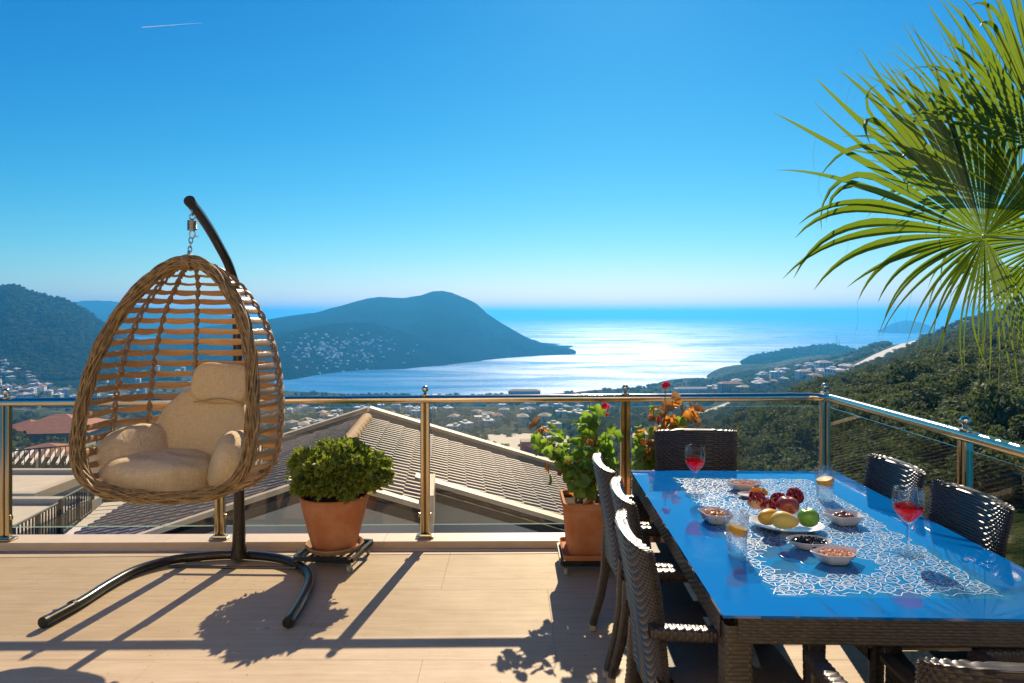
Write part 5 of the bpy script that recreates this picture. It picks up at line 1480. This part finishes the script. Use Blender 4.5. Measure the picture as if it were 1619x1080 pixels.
for (i, j), p in nodes_.items():
    # star: spokes and an inner ring
    sp = 9; rr = cell * .5
    ring_ = [(p[0] + rr * math.cos(2 * PI * k / sp + i) * g.uniform(.85, 1.1), p[1] + rr * math.sin(2 * PI * k / sp + i) * g.uniform(.85, 1.1)) for k in range(sp)]
    for k in range(sp):
        if not blank(p):
            if clipseg(ring_[k], p): strip((p[0] + (ring_[k][0] - p[0]) * .16, p[1] + (ring_[k][1] - p[1]) * .16), ring_[k], g.uniform(.0018, .0032))
            if clipseg(ring_[k], ring_[(k + 1) % sp]): strip(ring_[k], ring_[(k + 1) % sp], .0026)
            if k % 3 == 0:
                a = ring_[k]; b = (p[0] + (a[0] - p[0]) * 1.5, p[1] + (a[1] - p[1]) * 1.5)
                if clipseg(a, b): strip(a, b, .003)
tag(q.build('printed_pattern', M['print'], tb, smooth=False), 'white printed star lattice')
# apron and legs
zt_, zb_ = ZT - .010, ZT - .078
def apron(a, b, cells):
    return weave(tube_fn([a, b], (zt_ - zb_) / 2, .018, .3), 14, cells, .0022, su=4, sv=3).build('apron', M['wicker_table'], tb)
zm = (zt_ + zb_) / 2
# strands along the apron: build with rows round it
def apron_long(p0, p1, nrow=8, ncell=56):
    p0, p1 = Vector(p0), Vector(p1); d = (p1 - p0); ln = d.length; d.normalize(); nrm_ = Vector((d.y, -d.x, 0))
    h_ = zt_ - zb_; t_ = .018
    per = [(-t_, h_ / 2), (-t_, -h_ / 2), (t_, -h_ / 2), (t_, h_ / 2)]
    def fn(U, V_):
        lenU = U * ln; s_ = V_ * 4; x = np.interp(s_, [0, 1.6, 2, 3.6, 4], [t_, t_, -t_, -t_, t_]); z = np.interp(s_, [0, 1.6, 2, 3.6, 4], [h_ / 2, -h_ / 2, -h_ / 2, h_ / 2, h_ / 2])
        nx_ = np.interp(s_, [0, 1.6, 2, 3.6, 4], [1, 1, -1, -1, 1]); N_ = np.stack([nrm_.x * nx_, nrm_.y * nx_, 0 * nx_], -1)
        P_ = np.stack([p0.x + d.x * lenU + nrm_.x * x, p0.y + d.y * lenU + nrm_.y * x, zm + z], -1); return P_, N_
    return weave(fn, ncell, nrow * 2 + 4, .0024, wrap=False).build('apron', M['wicker_table'], tb)
o1 = .022
apron_long(tp(o1 + .02, o1), tp(TWD - o1 - .02, o1), 8, 50); apron_long(tp(o1 + .02, TLN - o1), tp(TWD - o1 - .02, TLN - o1), 8, 50)
apron_long(tp(o1, o1 + .02), tp(o1, TLN - o1 - .02), 8, 80); apron_long(tp(TWD - o1, o1 + .02), tp(TWD - o1, TLN - o1 - .02), 8, 80)
for a, b_ in ((.047, .047), (TWD - .047, .047), (.047, TLN - .047), (TWD - .047, TLN - .047)):
    p = tp(a, b_, 0)
    weave(tube_fn([(p.x, p.y, zb_ + .045), (p.x, p.y, .02)], .038, .038, .28, up=(1, 0, 0)), 20, 60, .0024).build('leg', M['wicker_table'], tb)
q = MB(); slab(.03, TWD - .03, .03, TLN - .03, ZT - .030, .004, q)
# support rails under the glass
q = MB()
for f in (.33, .66): q.box(tp(TWD / 2, TLN * f, ZT - .03), (TWD - .1, .03, .03), rz=trz)
q.build('support_rail', M['black_iron'], tb, smooth=False)

# ------------------------------------------------------------------ things on the table
ZG = ZT + .001
def wine_glass(px, py, label, h_=.215, rb=.046):
    c = on(px, py, ZG); o_ = thing('wine_glass', label, 'glass', tuple(c))
    s_ = h_ / .215
    prof = [(.001, .0035), (.030, .003), (.040, .0015), (.0405, .003), (.030, .0065), (.012, .010), (.0055, .016), (.0042, .03), (.0040, .07), (.0050, .092), (.010, .104), (.022, .116), (.034, .133), (.041, .152), (.0435, .172), (.042, .195), (.0395, .215), (.0385, .215), (.041, .195), (.0425, .172), (.040, .152), (.033, .134), (.021, .118), (.009, .107), (.001, .105)]
    k = rb / .0435
    q_ = MB(); q_.lathe([(r_ * k * (1.0 if z_ > .09 or z_ < .012 else 1), z_ * s_) for r_, z_ in prof], c, 36); q_.build('glass_body', M['crystal'], o_)
    wp = [(.001, .1065), (.0085, .108), (.0205, .119), (.0325, .135), (.0395, .152), (.0405, .156), (.038, .1568), (.001, .1568)]
    q_ = MB(); q_.lathe([(r_ * k, z_ * s_) for r_, z_ in wp], c, 36); q_.build('drink', M['wine'], o_)
wine_glass(1099, 784, 'wine glass with a pink drink near the far left corner of the table', .222, .047)
wine_glass(1436, 876, 'wine glass with a red drink near the front right of the table', .222, .050)
def tumbler(px, py, label, h_, rt, seed):
    c = on(px, py, ZG); o_ = thing('water_glass', label, 'glass', tuple(c)); g_ = random.Random(seed)
    rb_ = rt * .78
    q_ = MB(); q_.lathe([(.001, .001), (rb_ * .95, 0), (rb_, .004), (rb_ * 1.02, h_ * .3), (rt * .95, h_ * .75), (rt, h_), (rt - .0015, h_), (rt * .95 - .002, h_ * .75), (rb_ * 1.0, h_ * .3), (rb_ * .96, .014), (.001, .012)], c, 32); q_.build('glass_body', M['crystal'], o_)
    lv = h_ * .52
    q_ = MB(); q_.lathe([(.001, .0135), (rb_ * .94, .0155), (rb_ * .985, h_ * .3), (rb_ * 1.06, lv), (.001, lv)], c, 28); q_.build('water', M['water'], o_)
    q_ = MB(); r_ = rt * .80
    tilt = Matrix.Rotation(R(14 * (1 if seed % 2 else -1)), 3, 'Y')
    ring_ = [(.001, .011), (r_ * .93, .011), (r_, .008), (r_, -.005), (r_ * .93, -.008), (.001, -.008)]
    q_.lathe(ring_, (0, 0, 0), 24)
    vv = np.concatenate(q_.v); q2 = MB(); q2.add([tilt @ Vector(v) + c + Vector((0, -.002, lv + .008)) for v in vv], q_.f); q2.build('lemon_slice', M['lemon'], o_)
    q_ = MB(); q_.lathe([(.001, .003), (r_ * .6, .002), (r_ * .66, -.002), (.001, -.004)], (0, 0, 0), 18); vv = np.concatenate(q_.v); t2 = Matrix.Rotation(R(-38), 3, 'X') @ Matrix.Rotation(R(20), 3, 'Y')
    q2 = MB(); q2.add([t2 @ Vector(v) + c + Vector((.008, .006, lv - .008)) for v in vv], q_.f); q2.build('lemon_slice', M['lemon'], o_)
tumbler(1165, 877, 'water tumbler with lemon slices, nearer to the front left', .145, .041, 1)
tumbler(1304, 789, 'water tumbler with lemon slices near the far right corner', .137, .044, 2)

def leaf_bowl(px, py, w_, d_, h_, rz, label, cat='bowl', pent=True):
    c = on(px, py, ZG); o_ = thing('serving_bowl', label, cat, tuple(c)); Mr = Matrix.Rotation(rz, 3, 'Z')
    # outline of a five sided fan bowl
    base_ = [(-.5, .05), (-.30, -.42), (.12, -.5), (.5, .10), (.05, .5)] if pent else None
    def ring_at(k, z):
        pts_ = []
        if pent:
            n = 8
            for i in range(5):
                a, b_ = Vector(base_[i]), Vector(base_[(i + 1) % 5]); pr = Vector(base_[i - 1])
                for j in range(n):
                    p_ = a.lerp(b_, j / n)
                    if j == 0: p_ = a * .90 + (b_ + pr) * .05
                    pts_.append(p_)
        else:
            for i in range(40): pts_.append(Vector((.5 * math.cos(2 * PI * i / 40), .5 * math.sin(2 * PI * i / 40))))
        return [list(c + Mr @ Vector((p_.x * w_ * k, p_.y * d_ * k, 0)) + Vector((0, 0, z))) for p_ in pts_]
    lv = [(.02, .0015), (.60, .001), (.66, .003), (.84, h_ * .55), (1.0, h_), (.97, h_ + .001), (.94, h_ - .001), (.79, h_ * .5), (.60, .007), (.02, .0065)]
    P_ = np.array([ring_at(k, z) for k, z in lv]).transpose(1, 0, 2); q_ = MB(); q_.grid(P_, wrap_u=True); q_.build('bowl_body', M['ceramic'], o_)
    return o_, c, Mr
def grains(name, label, c, Mr, w_, d_, z0, n, size, m_, seed, shape=(1, .62, .6), dome=.012, cat='nuts'):
    g = np.random.default_rng(seed); q_ = MB()
    base_ = [(math.sin(PI * i / 4) * math.cos(2 * PI * k / 6), math.sin(PI * i / 4) * math.sin(2 * PI * k / 6), math.cos(PI * i / 4)) for i in range(5) for k in range(6)]
    F_ = [(i * 6 + k, i * 6 + (k + 1) % 6, (i + 1) * 6 + (k + 1) % 6, (i + 1) * 6 + k) for i in range(4) for k in range(6)]
    base_ = np.array(base_) * np.array(shape)
    for i in range(n):
        r_ = math.sqrt(g.random()) * .5; a = g.uniform(0, 2 * PI); x, y = r_ * math.cos(a) * w_, r_ * math.sin(a) * d_
        z = z0 + dome * (1 - (r_ / .5) ** 2) * g.uniform(.2, 1.0)
        A = np.linalg.qr(g.normal(size=(3, 3)))[0]; s_ = size * g.uniform(.8, 1.15)
        p = c + Mr @ Vector((x, y, 0)); q_.add(base_ @ A.T * s_ + np.array([p.x, p.y, p.z + z]), F_)
    return tag(q_.build(name, m_, org=tuple(c)), label, cat, kind='stuff')
o_, c, Mr = leaf_bowl(1322, 888, .185, .125, .036, .08, 'five sided white bowl of peanuts nearest to the front edge')
grains('peanuts', 'shelled peanuts in the front bowl', c, Mr, .125, .085, .022, 150, .0075, M['peanut'], 1)
o_, c, Mr = leaf_bowl(1177, 774, .18, .125, .034, -.12, 'five sided white bowl of peanuts near the far edge of the table')
grains('peanuts', 'shelled peanuts in the far bowl', c, Mr, .125, .085, .021, 140, .0075, M['peanut'], 2)
o_, c, Mr = leaf_bowl(1130, 825, .145, .15, .040, 1.0, 'white bowl of hazelnuts beside the pink wine glass')
grains('hazelnuts', 'brown hazelnuts in a white bowl', c, Mr, .105, .10, .026, 120, .0078, M['hazelnut'], 3, (1, .95, .9), .018)
o_, c, Mr = leaf_bowl(1279, 866, .15, .105, .028, -.1, 'oval white bowl of black olives', pent=False)
grains('olives', 'black olives in an oval bowl', c, Mr, .118, .078, .019, 90, .0088, M['olive'], 4, (1, .9, .9), .014, 'olives')
o_, c, Mr = leaf_bowl(1334, 828, .155, .14, .038, 2.6, 'five sided white bowl of dates near the far tumbler')
def blob(name, label, cat, c, a, m_, rz=0.0, ry=0.0, seed=0, dip=.0, nz=.0, pear=0.0, org=None, parent=None):
    nu, nv = 28, 20; P_ = np.zeros((nu, nv, 3)); Mr_ = Matrix.Rotation(rz, 3, 'Z') @ Matrix.Rotation(ry, 3, 'Y')
    for i in range(nu):
        for j in range(nv):
            u, v = 2 * PI * i / nu, PI * j / (nv - 1)
            r_ = math.sin(v); z = -math.cos(v)
            z2 = z - dip * math.exp(-(r_ / .35) ** 2) * (1 if z > 0 else -.6)
            r2 = r_ * (1 + pear * z)
            p_ = Vector((a[0] * r2 * math.cos(u), a[1] * r2 * math.sin(u), a[2] * z2)); p_ *= 1 + nz * mnoise.noise(p_ * 30 + Vector((seed, 0, 0)))
            P_[i, j] = (Mr_ @ p_ + Vector(c))[:]
    q_ = MB(); q_.grid(P_, wrap_u=True)
    if parent is not None: return q_.build(name, m_, parent)
    o_ = tag(q_.build(name, m_, org=tuple(org or c)), label, cat); return o_
dd = [(-.035, 0, .026, .4), (-.012, .018, .027, -.5), (.008, -.012, .030, 1.2), (-.018, -.018, .028, .1), (.03, .008, .024, -.9), (.0, .006, .036, .6)]
for k, (x, y, z, a) in enumerate(dd):
    o_ = blob('date', 'dark brown dates piled in the white bowl', 'date', c + Vector((x, y, z)), (.018, .0115, .0115), M['date'], a, 0, k, nz=.08); o_['group'] = 'dates in the white bowl'
# orange plate and the fruit platter
o_, c, Mr = leaf_bowl(1190, 786, .13, .10, .014, 0, 'small white plate of orange slices behind the pomegranate', pent=False)
for k, (x, y, ang) in enumerate(((.008, -.012, .3), (.035, .0, -.4), (.05, -.01, .9), (.02, .018, 1.6))):
    q_ = MB(); n = 14; Mo = Matrix.Rotation(ang, 3, 'Z') @ Matrix.Rotation(R(58), 3, 'X')
    pts_ = [c + Vector((x, y, .012)) + Mo @ Vector((.030 * math.cos(PI * i / n), .030 * math.sin(PI * i / n), 0)) for i in range(n + 1)]
    q_.poly(pts_, Mo @ Vector((0, 0, .007))); o2 = tag(q_.build('orange_slice', M['orange'], org=tuple(pts_[0])), 'orange slices on the small white plate', 'fruit', 'orange slices on the plate')
o_, c, Mr = leaf_bowl(1243, 836, .27, .21, .022, -.25, 'large oval white platter of mixed fruit', pent=False)
pl = c
blob('red_apple', 'dark red apple on top of the fruit platter', 'apple', at(1246, 799, 2.60), (.041, .041, .037), M['red_apple'], 0, .1, 1, dip=.28)
ga = blob('green_apple', 'bright green apple at the right end of the platter', 'apple', at(1278, 818, 2.49), (.038, .038, .036), M['green_apple'], 0, -.1, 2, dip=.28)
q = MB(); a = at(1275, 803, 2.49); q.tube([a, a + Vector((.002, 0, .012)), a + Vector((.005, 0, .018))], .0012, 6); so = q.build('stem', M['stem'], ga)
blob('yellow_fruit', 'golden yellow fruit lying behind the pale one', 'fruit', at(1216, 817, 2.52), (.028, .028, .044), M['mango'], .2, R(80), 3, pear=-.12, nz=.05)
blob('yellow_fruit', 'pale yellow pear shaped fruit at the front of the platter', 'fruit', at(1241, 823, 2.40), (.030, .030, .047), M['quince'], -.1, R(97), 4, pear=-.20, nz=.06)
def pomegranate(px, py, Y, s_, seed, label):
    c = at(px, py, Y); o_ = thing('pomegranate_piece', label, 'fruit', tuple(c)); g_ = np.random.default_rng(seed)
    a = g_.uniform(0, 6)
    q_ = MB(); P_ = np.zeros((14, 8, 3))
    for i in range(14):
        for j in range(8):
            u = a + PI * i / 13; v = PI * j / 7; rr = .036 * s_ * (1 + .06 * math.sin(5 * u))
            P_[i, j] = (c.x + rr * math.sin(v) * math.cos(u), c.y + rr * math.sin(v) * math.sin(u) * .8, c.z - .012 * s_ - rr * .7 * math.cos(v))
    q_.grid(P_); q_.build('rind', M['pom_skin'], o_)
    q_ = MB(); F_ = [(i * 6 + k, i * 6 + (k + 1) % 6, (i + 1) * 6 + (k + 1) % 6, (i + 1) * 6 + k) for i in range(4) for k in range(6)]
    B0 = np.array([(math.sin(PI * i / 4) * math.cos(2 * PI * k / 6), math.sin(PI * i / 4) * math.sin(2 * PI * k / 6), math.cos(PI * i / 4)) for i in range(5) for k in range(6)])
    for k in range(130):
        d = g_.normal(size=3); d /= np.linalg.norm(d); r_ = .033 * s_ * (.6 + .42 * g_.random())
        q_.add(B0 * .0052 * np.array([1, 1, 1.25]) + np.array([c.x + d[0] * r_, c.y + d[1] * r_ * .85, c.z + d[2] * r_ * .8]), F_)
    tag(q_.build('seeds', M['pomegranate'], o_), kind='stuff')
pomegranate(1197, 789, 2.66, 1.05, 1, 'broken pomegranate piece at the left end of the platter')
pomegranate(1216, 800, 2.62, .85, 2, 'broken pomegranate piece behind the golden fruit')
pomegranate(1231, 789, 2.70, .9, 3, 'broken pomegranate piece behind the red apple')
pomegranate(1257, 783, 2.66, .95, 4, 'broken pomegranate piece standing highest at the right')

# ------------------------------------------------------------------ fan palm
pt = thing('fan_palm', 'fan palm with drooping fringed fronds hanging over the side railing', 'palm', (4.7, 5.3, -8))
q = MB(); q.tube([(4.7 + .05 * math.sin(k), 5.3, -8 + k * 1.05) for k in range(10)], [.24, .22, .2, .19, .18, .18, .17, .17, .19, .16], 14); q.build('trunk', M['palm_trunk'], pt)
CR = Vector((4.7, 5.3, 1.7))
def frond(hub, ax, nrm_, Rr, n, spread, droop, seed, fuse=.5, asym=0.0, tipd=.35):
    g_ = random.Random(seed); hub = Vector(hub); ax = Vector(ax).normalized(); nrm_ = Vector(nrm_); nrm_ = (nrm_ - ax * nrm_.dot(ax)).normalized(); sd = nrm_.cross(ax)
    base = CR + Vector((g_.uniform(-.1, .1), g_.uniform(-.1, .1), g_.uniform(-.2, .1)))
    q_ = MB(); mp_ = base.lerp(hub, .5) + Vector((0, 0, .12)); q_.tube(spline([base, mp_, hub], 12), [.022 - .001 * k for k in range(12)], 8, flat=.6)
    fo = q_.build('frond', M['palm_stalk'], pt)
    dth = spread / n
    fib = MB()
    for k in range(n):
        th = -spread / 2 + (k + .5) * dth + asym + g_.gauss(0, .014) + .022 * math.sin(k * .83 + seed)
        cosk = math.cos(th)
        L_ = Rr * (.74 + .26 * max(0, cosk)) * g_.uniform(.86, 1.06)
        broken = g_.random() < .14; bk = g_.uniform(.5, .75); bdir = Vector((g_.gauss(0, .6), g_.gauss(0, .5), -1)).normalized()
        d = ax * math.cos(th) + sd * math.sin(th)
        L_ *= 1.0 if d.z > -.1 else .80
        s_ = nrm_.cross(d)
        rf0 = L_ * (fuse if d.z > -.25 else fuse * .62) * (1 + .08 * math.sin(k * 1.7)); NSEG = 15; rows = []
        tw = g_.gauss(0, .25); hang = .12 + .88 * min(1, max(0, 1 - d.z * 1.25)) ** 1.5; dd_ = droop * g_.uniform(.6, 1.5) * (1 + .5 * abs(math.sin(th))) * hang; sidew = g_.gauss(0, .15)
        pos = hub.copy(); dirv = d.copy(); prev = 0
        td = tipd * g_.uniform(.2, 2.0) * hang
        for j in range(NSEG + 1):
            f = j / NSEG; r_ = .03 + (L_ - .03) * f; step = r_ - prev; prev = r_
            pos = pos + dirv * step
            dirv = (dirv + Vector((0, 0, -1)) * dd_ * (f ** 1.6) * .22 + Vector((0, 0, -1)) * td * max(0, f - .55) * .55 + s_ * sidew * max(0, f - .4) * .9 + (bdir * .45 if broken and f > bk else Vector((0, 0, 0)))).normalized()
            wfull = r_ * dth * .5
            if r_ < rf0: w_ = wfull * 1.0
            else:
                k_ = (r_ - rf0) / (L_ - rf0); w_ = rf0 * dth * .5 * (1 - k_) ** .85 * .95 + .0006
            fold = w_ * 1.0 * (1 if k % 2 else 1)
            ss = (s_ - dirv * s_.dot(dirv)).normalized(); nn = dirv.cross(ss) * -1
            a_ = tw * max(0, f - fuse) * 2; ss2 = ss * math.cos(a_) + nn * math.sin(a_)
            rows.append([list(pos - ss2 * w_ - nn * fold * .5), list(pos + nn * fold * .5), list(pos + ss2 * w_ - nn * fold * .5)])
        lf = MB(); lf.grid(np.array(rows)); lf.build('leaflet', M['palm_leaf'], fo)
        if g_.random() < .6:
            i0 = g_.choice([8, 10, 12, 15]); p0 = Vector(rows[i0][g_.choice([0, 2])]); fl_ = g_.uniform(.10, .30)
            fib.tube([p0, p0 + Vector((g_.uniform(-.05, .02), g_.uniform(-.03, .03), -fl_ * .5)), p0 + Vector((g_.uniform(-.10, .04), g_.uniform(-.05, .05), -fl_))], .0007, 3, cap=False)
    fib.build('fibres', M['palm_fiber'], fo)
    q_ = MB(); ball(q_, hub, .016, 8); q_.build('frond_hub', M['palm_stalk'], fo)
# photo plane directions: x right, z up; y depth
def dv(angle, depth): a = R(angle); return (math.cos(a), depth, math.sin(a))
frond(at(1556, 374, 4.7), dv(155, -.12), (.2, -1, .3), 1.64, 70, R(290), .60, 11, .56, asym=0.0)
frond(at(1610, 310, 5.1), dv(127, .05), (.2, -1, .3), 1.52, 44, R(110), .22, 12, .56)
frond(at(1660, 235, 4.9), dv(115, -.1), (.3, -1, .1), 1.42, 38, R(125), .12, 13, .60, tipd=.15)
frond(at(1665, 380, 5.2), dv(215, 0), (-.2, -1, .4), 1.15, 34, R(170), .9, 14, .45)
frond(at(1760, 250, 4.6), dv(30, -.2), (.1, -1, .5), 1.3, 30, R(200), .5, 15, .45)
frond(at(1620, 420, 5.4), dv(265, .1), (.1, -1, .2), .85, 30, R(160), .6, 16, .45)
clean_org()
